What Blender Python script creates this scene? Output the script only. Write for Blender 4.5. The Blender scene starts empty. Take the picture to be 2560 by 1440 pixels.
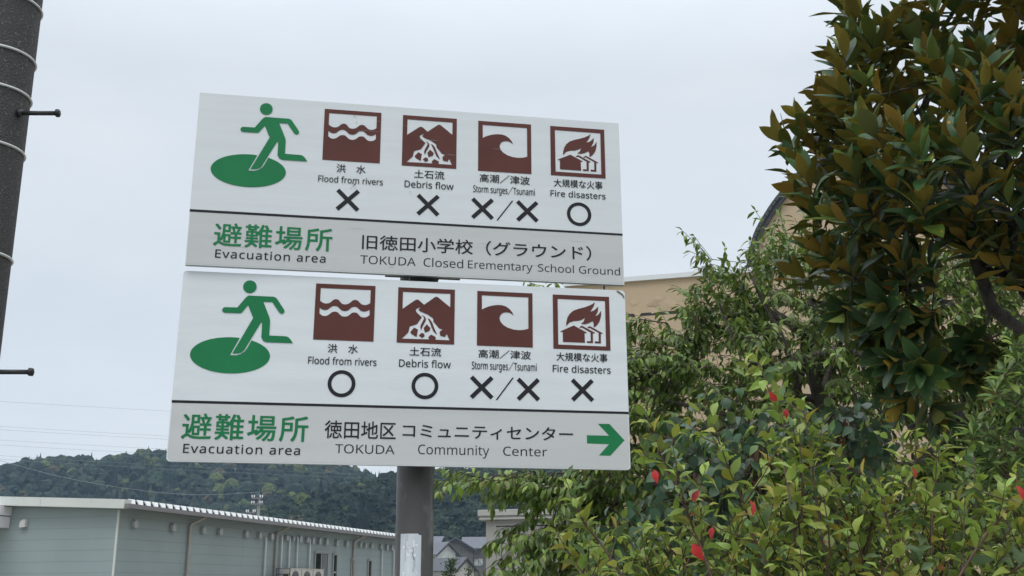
import bpy, bmesh, math, random
import numpy as np
from mathutils import Vector, Matrix
from math import radians as rad, pi, sin, cos

S = bpy.context.scene
COL = S.collection

# ------------------------------------------------------------------ camera
EYE = Vector((0, 0, 1.55)); FPX = 2632.3           # focal length in pixels of a 2560 px wide picture
FW = Vector((0.0, 0.961766, 0.273874)); RT = Vector((0.999972, 0.002036, -0.007149)); UP = Vector((0.007433, -0.273867, 0.961739))
cd = bpy.data.cameras.new('camera'); cam = bpy.data.objects.new('camera', cd); COL.objects.link(cam)
cd.sensor_width = 36; cd.lens = 36 * FPX / 2560; cd.clip_start = 0.05; cd.clip_end = 5000
M = Matrix((RT, UP, -FW)).transposed().to_4x4(); M.translation = EYE
cam.matrix_world = M; S.camera = cam

# ------------------------------------------------------------------ sky and sun (overcast)
SUN_EL, SUN_AZ = rad(58), rad(205)                  # high sun behind the camera, hidden by cloud
W = bpy.data.worlds.new('World'); S.world = W; W.use_nodes = True
nt = W.node_tree; nt.nodes.clear()
def wn(t): return nt.nodes.new(t)
out = wn('ShaderNodeOutputWorld'); bg = wn('ShaderNodeBackground'); sky = wn('ShaderNodeTexSky')
sky.sky_type = 'NISHITA'; sky.sun_disc = False; sky.sun_elevation = SUN_EL; sky.sun_rotation = SUN_AZ
tc = wn('ShaderNodeTexCoord'); mp = wn('ShaderNodeMapping'); mp.inputs['Scale'].default_value = (1.6, 1.6, 4.5)
nz = wn('ShaderNodeTexNoise'); nz.inputs['Scale'].default_value = 1.5; nz.inputs['Detail'].default_value = 5; nz.inputs['Roughness'].default_value = .5
cr = wn('ShaderNodeValToRGB')
cr.color_ramp.elements[0].position = .3; cr.color_ramp.elements[0].color = (6.95, 7.62, 8.3, 1)
cr.color_ramp.elements[1].position = .7; cr.color_ramp.elements[1].color = (8.35, 8.85, 9.35, 1)
mx = wn('ShaderNodeMix'); mx.data_type = 'RGBA'; mx.inputs['Factor'].default_value = .93
L = nt.links.new
L(tc.outputs['Generated'], mp.inputs['Vector']); L(mp.outputs[0], nz.inputs['Vector']); L(nz.outputs['Fac'], cr.inputs[0])
# cloud deck grows brighter towards the zenith
sx = wn('ShaderNodeSeparateXYZ'); mr = wn('ShaderNodeMapRange'); vm = wn('ShaderNodeVectorMath'); vm.operation = 'SCALE'
mr.inputs['From Min'].default_value = .45; mr.inputs['From Max'].default_value = 1; mr.inputs['To Min'].default_value = 1; mr.inputs['To Max'].default_value = 2.8
L(tc.outputs['Generated'], sx.inputs[0]); L(sx.outputs[2], mr.inputs[0]); L(cr.outputs[0], vm.inputs[0]); L(mr.outputs[0], vm.inputs['Scale'])
L(sky.outputs[0], mx.inputs['A']); L(vm.outputs[0], mx.inputs['B']); L(mx.outputs['Result'], bg.inputs['Color'])
bg.inputs['Strength'].default_value = 0.1; L(bg.outputs[0], out.inputs['Surface'])
sl = bpy.data.lights.new('sun', 'SUN'); sl.energy = .95; sl.angle = rad(25); sl.color = (1, .97, .92)
so = bpy.data.objects.new('sun', sl); COL.objects.link(so)
so.rotation_euler = (pi / 2 - SUN_EL, 0, pi - SUN_AZ)
S.view_settings.view_transform = 'Standard'; S.view_settings.look = 'None'; S.view_settings.exposure = 0; S.view_settings.gamma = 1
S.cycles.use_denoising = True; S.cycles.max_bounces = 8; S.cycles.transparent_max_bounces = 8
S.cycles.volume_bounces = 1

# ------------------------------------------------------------------ helpers
def ray(px, py): return FW + RT * ((px - 1280) / FPX) - UP * ((py - 720) / FPX)
def at(px, py, Y):                                   # the point of the place at distance Y on that line of sight
    d = ray(px, py); return EYE + d * (Y / d.y)
def hit(px, py, p, n):
    d = ray(px, py); return EYE + d * ((p - EYE).dot(n) / d.dot(n))

def link(name, me, parent=None, mats=()):
    o = bpy.data.objects.new(name, me); COL.objects.link(o)
    if parent: o.parent = parent
    for m in (mats if isinstance(mats, (list, tuple)) else [mats]): me.materials.append(m)
    return o
def tag(o, label=None, cat=None, group=None, kind=None):
    if label: o['label'] = label
    if cat: o['category'] = cat
    if group: o['group'] = group
    if kind: o['kind'] = kind
    return o
def empty(name, loc, label, cat, group=None):
    o = bpy.data.objects.new(name, None); o.empty_display_size = .2; COL.objects.link(o); o.location = loc
    return tag(o, label, cat, group)
def put(o, root):                                    # a mesh laid out in place becomes a child without moving
    o.parent = root
    if root.type == 'EMPTY': o.matrix_parent_inverse = Matrix.Translation(-Vector(root.location))
    return o

class MB:
    def __init__(s): s.v = []; s.f = []; s.mi = []; s.sm = []
    def add(s, vs, fs, mi=0, sm=False):
        k = len(s.v); s.v += [tuple(v) for v in vs]; s.f += [tuple(i + k for i in f) for f in fs]; s.mi += [mi] * len(fs); s.sm += [sm] * len(fs); return s
    def hexa(s, c, mi=0):                            # 8 corners: bottom ring then top ring
        return s.add(c, [(3, 2, 1, 0), (4, 5, 6, 7), (0, 1, 5, 4), (1, 2, 6, 5), (2, 3, 7, 6), (3, 0, 4, 7)], mi)
    def box(s, o, ax, ay, az, x0, x1, y0, y1, z0, z1, mi=0):
        P = lambda x, y, z: o + ax * x + ay * y + az * z
        return s.hexa([P(x0, y0, z0), P(x1, y0, z0), P(x1, y1, z0), P(x0, y1, z0), P(x0, y0, z1), P(x1, y0, z1), P(x1, y1, z1), P(x0, y1, z1)], mi)
    def tube(s, pts, rs, n=8, caps=True, mi=0):
        pts = [Vector(p) for p in pts]
        if not isinstance(rs, (list, tuple)): rs = [rs] * len(pts)
        vs = []; fs = []; ref = None
        for i, p in enumerate(pts):
            d = (pts[min(i + 1, len(pts) - 1)] - pts[max(i - 1, 0)])
            if d.length < 1e-9: d = Vector((0, 0, 1))
            d.normalize()
            if ref is None: ref = Vector((1, 0, 0)) if abs(d.x) < .8 else Vector((0, 1, 0))
            a = ref - d * ref.dot(d)
            if a.length < 1e-4: a = d.orthogonal()
            a.normalize(); b = d.cross(a); ref = a
            vs += [p + (a * cos(2 * pi * j / n) + b * sin(2 * pi * j / n)) * rs[i] for j in range(n)]
        for i in range(len(pts) - 1):
            for j in range(n):
                q = (j + 1) % n; fs.append((i * n + j, i * n + q, i * n + n + q, i * n + n + j))
        if caps: fs.append(tuple(range(n))[::-1]); fs.append(tuple(range((len(pts) - 1) * n, len(pts) * n)))
        return s.add(vs, fs, mi, True)
    def poly(s, pts, nrm, t, mi=0):                  # outline pts extruded by t along nrm
        n = len(pts); pts = [Vector(p) for p in pts]; q = [p + nrm * t for p in pts]
        return s.add(pts + q, [tuple(range(n))[::-1], tuple(range(n, 2 * n))] + [(i, (i + 1) % n, n + (i + 1) % n, n + i) for i in range(n)], mi)
    def build(s, name, mats, parent=None, bevel=0):
        me = bpy.data.meshes.new(name); me.from_pydata(s.v, [], s.f)
        bm = bmesh.new(); bm.from_mesh(me); bmesh.ops.recalc_face_normals(bm, faces=bm.faces); bm.to_mesh(me); bm.free()
        me.polygons.foreach_set('material_index', s.mi); me.polygons.foreach_set('use_smooth', s.sm)
        o = link(name, me, None, mats)
        if bevel:
            b = o.modifiers.new('bevel', 'BEVEL'); b.width = bevel; b.segments = 2; b.limit_method = 'ANGLE'; b.angle_limit = rad(40)
        if parent: put(o, parent)
        return o

def mat(name, col, rough=.6, var=.0, scale=8., bump=0., spec=.5, metal=0., stretch=(1, 1, 1), bscale=None, col2=None, lo=.35, hi=.65):
    m = bpy.data.materials.new(name); m.use_nodes = True; t = m.node_tree; b = t.nodes['Principled BSDF']
    b.inputs['Roughness'].default_value = rough; b.inputs['Metallic'].default_value = metal
    b.inputs['Specular IOR Level'].default_value = spec; b.inputs['Base Color'].default_value = (*col, 1)
    if var or col2 or bump:
        tc = t.nodes.new('ShaderNodeTexCoord'); mp = t.nodes.new('ShaderNodeMapping'); mp.inputs['Scale'].default_value = stretch
        t.links.new(tc.outputs['Object'], mp.inputs['Vector'])
    if var or col2:
        n = t.nodes.new('ShaderNodeTexNoise'); n.inputs['Scale'].default_value = scale; n.inputs['Detail'].default_value = 6
        r = t.nodes.new('ShaderNodeValToRGB'); c2 = col2 or [c * (1 + var) for c in col]; c1 = col if col2 else [c * (1 - var) for c in col]
        r.color_ramp.elements[0].position = lo; r.color_ramp.elements[1].position = hi
        r.color_ramp.elements[0].color = (*c1, 1); r.color_ramp.elements[1].color = (*c2, 1)
        t.links.new(mp.outputs[0], n.inputs['Vector']); t.links.new(n.outputs['Fac'], r.inputs[0]); t.links.new(r.outputs[0], b.inputs['Base Color'])
    if bump:
        n2 = t.nodes.new('ShaderNodeTexNoise'); n2.inputs['Scale'].default_value = bscale or scale * 6; n2.inputs['Detail'].default_value = 4
        bp = t.nodes.new('ShaderNodeBump'); bp.inputs['Strength'].default_value = bump; bp.inputs['Distance'].default_value = .01
        t.links.new(mp.outputs[0], n2.inputs['Vector']); t.links.new(n2.outputs['Fac'], bp.inputs['Height']); t.links.new(bp.outputs[0], b.inputs['Normal'])
    return m
def leaf_mat(name, rough=.38, trans=.25, spec=.5):
    m = bpy.data.materials.new(name); m.use_nodes = True; t = m.node_tree; b = t.nodes['Principled BSDF']; o = t.nodes['Material Output']
    a = t.nodes.new('ShaderNodeAttribute'); a.attribute_name = 'tint'
    tc = t.nodes.new('ShaderNodeTexCoord'); n = t.nodes.new('ShaderNodeTexNoise'); n.inputs['Scale'].default_value = 45
    mm = t.nodes.new('ShaderNodeMix'); mm.data_type = 'RGBA'; mm.blend_type = 'MULTIPLY'; mm.inputs['Factor'].default_value = .35
    t.links.new(tc.outputs['Object'], n.inputs['Vector']); t.links.new(a.outputs['Color'], mm.inputs['A']); t.links.new(n.outputs['Color'], mm.inputs['B'])
    tr = t.nodes.new('ShaderNodeBsdfTranslucent'); x = t.nodes.new('ShaderNodeMixShader'); x.inputs[0].default_value = trans
    b.inputs['Roughness'].default_value = rough; b.inputs['Specular IOR Level'].default_value = spec
    t.links.new(a.outputs['Color'], b.inputs['Base Color']); t.links.new(a.outputs['Color'], tr.inputs['Color'])
    bp = t.nodes.new('ShaderNodeBump'); bp.inputs['Strength'].default_value = .25; bp.inputs['Distance'].default_value = .004
    t.links.new(n.outputs['Fac'], bp.inputs['Height']); t.links.new(bp.outputs[0], b.inputs['Normal'])
    t.links.new(b.outputs[0], x.inputs[1]); t.links.new(tr.outputs[0], x.inputs[2]); t.links.new(x.outputs[0], o.inputs['Surface'])
    return m
def siding(name, col, pitch, groove=.05, vj=3.6, dark=.82, ax=(1, 0)):  # horizontal boards with staggered vertical joints
    m = mat(name, col, .55, .05, .6); t = m.node_tree; b = t.nodes['Principled BSDF']
    src = b.inputs['Base Color'].links[0].from_socket
    tc = t.nodes.new('ShaderNodeTexCoord'); sp = t.nodes.new('ShaderNodeSeparateXYZ'); t.links.new(tc.outputs['Object'], sp.inputs[0])
    def mth(op, a, b_=None):
        n = t.nodes.new('ShaderNodeMath'); n.operation = op
        for i, q in enumerate((a, b_)):
            if q is None: continue
            if isinstance(q, (int, float)): n.inputs[i].default_value = q
            else: t.links.new(q, n.inputs[i])
        return n.outputs[0]
    u = mth('ADD', mth('MULTIPLY', sp.outputs[0], ax[0]), mth('MULTIPLY', sp.outputs[1], ax[1]))
    zz = mth('DIVIDE', sp.outputs[2], pitch); g1 = mth('LESS_THAN', mth('FRACT', zz), groove)
    row = mth('FLOOR', mth('DIVIDE', zz, 6)); u2 = mth('ADD', mth('DIVIDE', u, vj), mth('MULTIPLY', row, .23))
    g2 = mth('LESS_THAN', mth('FRACT', u2), .006); g = mth('MAXIMUM', g1, g2)
    mm = t.nodes.new('ShaderNodeMix'); mm.data_type = 'RGBA'; mm.blend_type = 'MULTIPLY'; mm.inputs['B'].default_value = (dark, dark, dark, 1)
    t.links.new(g, mm.inputs['Factor']); t.links.new(src, mm.inputs['A']); t.links.new(mm.outputs['Result'], b.inputs['Base Color'])
    bp = t.nodes.new('ShaderNodeBump'); bp.inputs['Strength'].default_value = .5; bp.inputs['Distance'].default_value = .01; bp.invert = True
    t.links.new(g, bp.inputs['Height']); t.links.new(bp.outputs[0], b.inputs['Normal'])
    return m
Z3 = Vector((0, 0, 1)); X3 = Vector((1, 0, 0)); Y3 = Vector((0, 1, 0))
PG = {
 'ellipse4': [[-0.8471,0.4105],[-0.7018,0.4873],[-0.544,0.4175],[-0.6904,0.3429]],
 'head': [[-0.6662,0.6953],[-0.642,0.7229],[-0.6139,0.6971],[-0.6384,0.6702]],
 'body': [[-0.6425,0.6598],[-0.5455,0.6594],[-0.5354,0.6556],[-0.5293,0.6481],[-0.5006,0.6069],[-0.499,0.5995],[-0.502,0.5929],[-0.5097,0.5899],[-0.5184,0.5937],[-0.5492,0.6371],[-0.5835,0.6368],[-0.5554,0.5719],[-0.5524,0.5587],[-0.5523,0.4998],[-0.488,0.499],[-0.478,0.4959],[-0.469,0.4868],[-0.4589,0.472],[-0.5616,0.4722],[-0.5745,0.4784],[-0.5823,0.4913],[-0.5827,0.5486],[-0.5849,0.5515],[-0.5879,0.5505],[-0.6377,0.4498],[-0.6436,0.4366],[-0.6527,0.4281],[-0.6661,0.4233],[-0.6885,0.4219],[-0.6186,0.5684],[-0.6417,0.6202],[-0.6627,0.5902],[-0.6694,0.5858],[-0.7298,0.5856],[-0.7367,0.5888],[-0.74,0.5961],[-0.7378,0.6036],[-0.7307,0.6083],[-0.6822,0.6089],[-0.6518,0.6525]],
 'gap': [[-0.6637,0.4867],[-0.6965,0.4159],[-0.6724,0.4159],[-0.6563,0.4211],[-0.6419,0.4323],[-0.6332,0.4457],[-0.6162,0.4798]],
 'd_sky': [[-0.0321,0.7037],[0.1619,0.7035],[0.1618,0.6462],[0.1143,0.6842],[0.1094,0.6876],[0.1045,0.6888],[0.0988,0.6871],[0.0551,0.6525],[0.0345,0.6702],[0.0297,0.6728],[0.0239,0.6729],[0.0182,0.6703],[-0.0321,0.6314]],
 'd_flow': [[0.0404,0.6415],[0.0326,0.6302],[0.0405,0.623],[0.0714,0.6114],[0.0929,0.5964],[0.0947,0.5825],[0.1187,0.5548],[0.1326,0.5518],[0.1199,0.541],[0.1235,0.5244],[0.1423,0.5202],[0.1494,0.5337],[0.1613,0.5076],[0.1039,0.5079],[0.1056,0.5188],[0.0862,0.5289],[0.0745,0.5166],[0.0785,0.5083],[-0.0314,0.5073],[-0.0059,0.5337],[-0.0009,0.5589],[0.0284,0.5699],[0.0472,0.5994],[0.0262,0.6184],[0.0216,0.6262],[0.0239,0.6332]],
 'd_s1': [[0.0465,0.6093],[0.0582,0.6029],[0.0637,0.5952],[0.0628,0.5842],[0.0515,0.562],[0.0448,0.545],[0.0416,0.5596],[0.0455,0.5716],[0.0568,0.5949],[0.0544,0.6007]],
 'd_s2': [[0.0702,0.5968],[0.0795,0.5928],[0.0894,0.5794],[0.0975,0.5579],[0.1095,0.5318],[0.1067,0.5307],[0.0949,0.543],[0.0859,0.5624],[0.0798,0.579]],
 'd_r1': [[0.0173,0.5551],[0.0324,0.5474],[0.0283,0.5172],[0.0255,0.5171],[0.0056,0.5287],[0.0022,0.5368]],
 'd_r2': [[0.0675,0.5706],[0.0832,0.5558],[0.0796,0.5438],[0.0616,0.5354],[0.0555,0.5547]],
 'd_r3': [[0.0474,0.5339],[0.0556,0.5322],[0.0599,0.5259],[0.0592,0.5186],[0.0482,0.5127],[0.0367,0.524]],
 'w_sky': [[0.292,0.7034],[0.486,0.7029],[0.4858,0.5688],[0.4658,0.5629],[0.4454,0.5611],[0.4232,0.5631],[0.3992,0.57],[0.3808,0.5811],[0.3697,0.5939],[0.3656,0.6069],[0.3678,0.6183],[0.3742,0.6281],[0.3844,0.6336],[0.3974,0.6353],[0.4085,0.6333],[0.4177,0.628],[0.4242,0.6226],[0.4187,0.6356],[0.4066,0.6503],[0.3918,0.6602],[0.3751,0.6646],[0.3584,0.6648],[0.3399,0.6621],[0.3233,0.6576],[0.3068,0.6508],[0.2925,0.6426]],
 'f_sky': [[-0.3623,0.7044],[-0.1624,0.7051],[-0.1626,0.65],[-0.1705,0.6441],[-0.1826,0.6402],[-0.1959,0.6426],[-0.2038,0.6492],[-0.2117,0.6577],[-0.2193,0.6604],[-0.2259,0.6607],[-0.2333,0.6577],[-0.2415,0.6495],[-0.2506,0.6425],[-0.2627,0.6396],[-0.274,0.6417],[-0.2809,0.6477],[-0.2879,0.6567],[-0.2946,0.66],[-0.3021,0.6602],[-0.3095,0.6573],[-0.3184,0.6481],[-0.3265,0.6422],[-0.3395,0.6402],[-0.3518,0.6436],[-0.3621,0.6511]],
 'f_band': [[-0.3623,0.6225],[-0.3523,0.6151],[-0.341,0.613],[-0.3299,0.6155],[-0.3228,0.6223],[-0.3138,0.6299],[-0.3036,0.6323],[-0.2932,0.6308],[-0.2844,0.6229],[-0.2756,0.6145],[-0.2624,0.6121],[-0.2503,0.615],[-0.2422,0.6228],[-0.235,0.6296],[-0.2247,0.632],[-0.2152,0.6303],[-0.2075,0.6239],[-0.1987,0.6158],[-0.1872,0.6129],[-0.1751,0.6154],[-0.164,0.6226],[-0.1635,0.5995],[-0.1732,0.5913],[-0.1853,0.5884],[-0.1967,0.5903],[-0.2055,0.5978],[-0.2133,0.6063],[-0.2238,0.6082],[-0.234,0.606],[-0.243,0.5972],[-0.2503,0.5916],[-0.2614,0.5886],[-0.2736,0.5904],[-0.2824,0.5979],[-0.2912,0.6065],[-0.3015,0.6084],[-0.3126,0.6056],[-0.3216,0.5978],[-0.3297,0.5912],[-0.3398,0.5882],[-0.351,0.5897],[-0.362,0.598]],
 'r_in': [[0.6099,0.7025],[0.8127,0.7017],[0.8121,0.5061],[0.6103,0.5066]],
 'r_fire': [[0.7693,0.6959],[0.7641,0.6772],[0.7486,0.6526],[0.7648,0.6587],[0.7834,0.6769],[0.7807,0.6551],[0.7695,0.633],[0.7836,0.6422],[0.7948,0.6596],[0.7942,0.6362],[0.7871,0.6121],[0.776,0.5956],[0.7673,0.5888],[0.7609,0.5864],[0.7623,0.6014],[0.7577,0.612],[0.74,0.6027],[0.725,0.5974],[0.7069,0.5986],[0.7188,0.6083],[0.7255,0.6251],[0.7126,0.6166],[0.6976,0.6113],[0.6763,0.6093],[0.6593,0.6026],[0.6442,0.586],[0.6455,0.6021],[0.65,0.6216],[0.6599,0.6392],[0.675,0.6528],[0.6965,0.6623],[0.7222,0.6699],[0.7438,0.6784],[0.759,0.6867]],
 'r_h1': [[0.6764,0.5905],[0.731,0.5627],[0.7294,0.5594],[0.722,0.5602],[0.7228,0.5183],[0.6298,0.5188],[0.6301,0.5609],[0.621,0.5611],[0.621,0.5637]],
 'r_h2': [[0.711,0.5914],[0.7657,0.563],[0.7645,0.5597],[0.7571,0.5599],[0.7567,0.5183],[0.7311,0.5184],[0.7313,0.526],[0.7478,0.526],[0.7476,0.5633],[0.7113,0.5833],[0.7038,0.5809],[0.7002,0.5839]],
 'r_h3': [[0.745,0.5907],[0.7993,0.5621],[0.7986,0.5593],[0.7911,0.5597],[0.7905,0.518],[0.7646,0.5181],[0.7648,0.526],[0.7818,0.5262],[0.7816,0.5636],[0.7448,0.5829],[0.7374,0.5811],[0.7336,0.5835]],
}
LO_TEXT = [
    ('洪　水', [-0.3224, -0.204, 0.4392, 0.4751]),
    ('Flood from rivers', [-0.3961, -0.1285, 0.3917, 0.4202]),
    ('避難場所', [-0.8539, -0.3813, 0.0833, 0.1842]),
    ('Evacuation area', [-0.8415, -0.4076, 0.0332, 0.0665]),
    ('徳田地区', [-0.3188, -0.0438, 0.1003, 0.1695]),
    ('コミュニティセンター', [-0.0173, 0.665, 0.1096, 0.1642]),
    ('TOKUDA', [-0.2752, -0.0466, 0.0436, 0.0776]),
    ('Community', [0.045, 0.326, 0.0462, 0.0831]),
    ('Center', [0.3814, 0.5587, 0.0471, 0.0822]),
    ('土石流', [0.0009, 0.1281, 0.4385, 0.4744]),
    ('Debris flow', [-0.0393, 0.1681, 0.392, 0.4215]),
    ('高潮／津波', [0.2797, 0.4955, 0.4392, 0.4749]),
    ('Storm surges／Tsunami', [0.253, 0.5193, 0.3925, 0.4229]),
    ('大規模な火事', [0.6017, 0.8166, 0.4388, 0.4744]),
    ('Fire disasters', [0.5855, 0.8288, 0.3913, 0.4203]),
]
UP_TEXT = [
    ('洪　水', [-0.3251, -0.2056, 0.4314, 0.4687]),
    ('Flood from rivers', [-0.3977, -0.1319, 0.3853, 0.4122]),
    ('避難場所', [-0.7966, -0.3288, 0.083, 0.1831]),
    ('Evacuation area', [-0.7851, -0.3522, 0.0358, 0.0694]),
    ('旧徳田小学校', [-0.2086, 0.2488, 0.1021, 0.1655]),
    ('（グラウンド）', [0.3043, 0.7555, 0.1018, 0.1658]),
    ('TOKUDA', [-0.2132, 0.0124, 0.0399, 0.0749]),
    ('Closed', [0.0443, 0.2088, 0.0406, 0.0763]),
    ('Erementary', [0.2287, 0.5009, 0.0422, 0.0758]),
    ('School Ground', [0.5241, 0.88, 0.0427, 0.075]),
    ('土石流', [-0.0027, 0.1248, 0.428, 0.4655]),
    ('Debris flow', [-0.0417, 0.1647, 0.3839, 0.4132]),
    ('高潮／津波', [0.2759, 0.4926, 0.4272, 0.4657]),
    ('Storm surges／Tsunami', [0.2482, 0.5142, 0.3808, 0.4104]),
    ('大規模な火事', [0.5981, 0.8142, 0.4279, 0.4644]),
    ('Fire disasters', [0.5826, 0.8263, 0.3827, 0.4101]),
]
# ------------------------------------------------------------------ evacuation sign: post with two panels
LRX, LRY, LRZ = Vector((.987006, .160477, -.008177)), Vector((-.160568, .986951, -.012076)), Vector((.006133, .013232, .999894))
LC = Vector((-.41697, 4.12593, .45952 + 1.55))
URX, URY, URZ = Vector((.984192, .177064, -.003666)), Vector((-.177073, .984195, -.002163)), Vector((.003225, .002778, .999991))
UC = Vector((-.40701, 4.12783, 1.23231 + 1.55))
class Panel:
    def __init__(s, c, x, y, z, w, h): s.c, s.x, s.y, s.z, s.w, s.h = c, x, y, z, w, h
    def p(s, x, z, d=0): return s.c + s.x * x + s.z * z - s.y * d       # d: towards the reader
LOW = Panel(LC, LRX, LRY, LRZ, 1.8, .7516); UPP = Panel(UC, URX, URY, URZ, 1.7957, .7479)

m_white = mat('white_sheeting', (.70, .735, .74), .42, .035, 2.5, .05, stretch=(1, 1, 6))
m_band = mat('grey_sheeting', (.56, .565, .55), .42, .03, 2.5, .05, stretch=(1, 1, 6))
m_worn = mat('worn_white_sheeting', (.68, .71, .71), .45, .025, 3.5, .05, stretch=(.5, .5, 8), spec=.45)
m_wband = mat('worn_grey_sheeting', (.55, .555, .54), .45, .025, 3.5, .05, stretch=(.5, .5, 8))
m_alu = mat('aluminium_edge', (.42, .43, .43), .45, .1, 20, metal=.6)
m_brown = mat('brown_vinyl', (.105, .034, .026), .55, .08, 5, spec=.25)
m_green = mat('green_vinyl', (.010, .18, .062), .55, .08, 5, spec=.25)
m_black = mat('black_vinyl', (.016, .016, .020), .55, spec=.25)
m_tgrey = mat('charcoal_vinyl', (.025, .025, .03), .55, spec=.25)
m_post = mat('weathered_post_paint', (.088, .085, .081), .45, 0, 11, .12, stretch=(1, 1, .45), col2=(.20, .20, .195), lo=.54, hi=.66)
m_steel = mat('dark_bracket_steel', (.05, .05, .05), .5, .2, 10, metal=.3)

def smooth(pts, n=4, closed=True):                   # Catmull-Rom through the outline points
    N = len(pts); o = []
    for i in range(N):
        a, b, c, d = (Vector(pts[(i + k) % N]) for k in (-1, 0, 1, 2))
        for j in range(n):
            t = j / n; o.append(((b * 2) + (c - a) * t + (a * 2 - b * 5 + c * 4 - d) * t * t + (b * 3 - a - c * 3 + d) * t ** 3) * .5)
    return o
def flat(outlines, holes=True):                      # filled 2D outlines, inner ones are holes
    if len(outlines) == 1 or not holes:
        V = []; F = []
        for pts in outlines: F.append(tuple(range(len(V), len(V) + len(pts)))); V += [(p[0], p[1], 0) for p in pts]
        me = bpy.data.meshes.new('flat'); me.from_pydata(V, [], F); me.update(); return me
    cu = bpy.data.curves.new('flat', 'CURVE'); cu.dimensions = '2D'; cu.fill_mode = 'BOTH'
    for pts in outlines:
        sp = cu.splines.new('POLY'); sp.points.add(len(pts) - 1); sp.use_cyclic_u = True
        for q, p in zip(sp.points, pts): q.co = (p[0], p[1], 0, 1)
    o = bpy.data.objects.new('flat', cu); COL.objects.link(o)
    me = bpy.data.meshes.new_from_object(o.evaluated_get(bpy.context.evaluated_depsgraph_get()))
    bpy.data.objects.remove(o); bpy.data.curves.remove(cu)
    return me
def glyphs(body, bold=0.0, space=1.0):
    # plain upright grotesque letters: the sans-serif letters of the built-in font set
    body = ''.join(chr(0x1D5A0 + ord(c) - 65) if 'A' <= c <= 'Z' else chr(0x1D5BA + ord(c) - 97) if 'a' <= c <= 'z' else c for c in body)
    cu = bpy.data.curves.new('text', 'FONT'); cu.body = body; cu.space_character = space; cu.resolution_u = 6
    o = bpy.data.objects.new('text', cu); COL.objects.link(o)
    me = bpy.data.meshes.new_from_object(o.evaluated_get(bpy.context.evaluated_depsgraph_get()))
    bpy.data.objects.remove(o); bpy.data.curves.remove(cu); me.materials.clear()
    if bold:                                         # heavier strokes: the same sheet laid a few times, each a hair further out
        co = [v.co.copy() for v in me.vertices]; fs = [tuple(p.vertices) for p in me.polygons]; V = []; F = []
        for k, (dx, dy) in enumerate(((0, 0), (1, 1), (-1, 1), (-1, -1), (1, -1))):
            n = len(V); V += [(c.x + dx * bold, c.y + dy * bold, k * .0002) for c in co]; F += [tuple(i + n for i in f) for f in fs]
        me = bpy.data.meshes.new('text'); me.from_pydata(V, [], F)
    return me
def lay(me, pan, name, m, parent, d=.0014, fit=None, base=None):
    co = np.array([v.co[:] for v in me.vertices])
    if fit:                                          # ink box: x0, x1, z of the baseline (or ink bottom), z of the top
        x0, x1, z0, z1 = fit; mn, mxx = co.min(0), co.max(0); b0, b1 = base if base else (mn[1], mxx[1])
        co[:, 0] = x0 + (co[:, 0] - mn[0]) / (mxx[0] - mn[0]) * (x1 - x0); co[:, 1] = z0 + (co[:, 1] - b0) / (b1 - b0) * (z1 - z0)
    for v, c in zip(me.vertices, co): v.co = pan.p(c[0], c[1], d + c[2])
    n = me.polygons[0].normal if len(me.polygons) else -pan.y
    me.update()
    if me.polygons[0].normal.dot(pan.y) > 0: me.flip_normals()
    me.name = name
    return put(link(name, me, None, m), parent)
def circle(cx, cz, rx, rz, n=56): return [(cx + rx * cos(2 * pi * i / n), cz + rz * sin(2 * pi * i / n)) for i in range(n)]
def cross(cx, cz, hx, hz, t=.0175):                  # diagonal cross of two bars
    s = .7071 * t; L_ = []
    a = [(hx, hz - 2 * s * .0 - s), (hx - s, hz)]
    return [(cx + x, cz + z) for x, z in [(0, s), (hx - s, hz), (hx, hz - s), (s, 0), (hx, -hz + s), (hx - s, -hz), (0, -s), (-hx + s, -hz), (-hx, -hz + s), (-s, 0), (-hx, hz - s), (-hx + s, hz)]]

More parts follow.
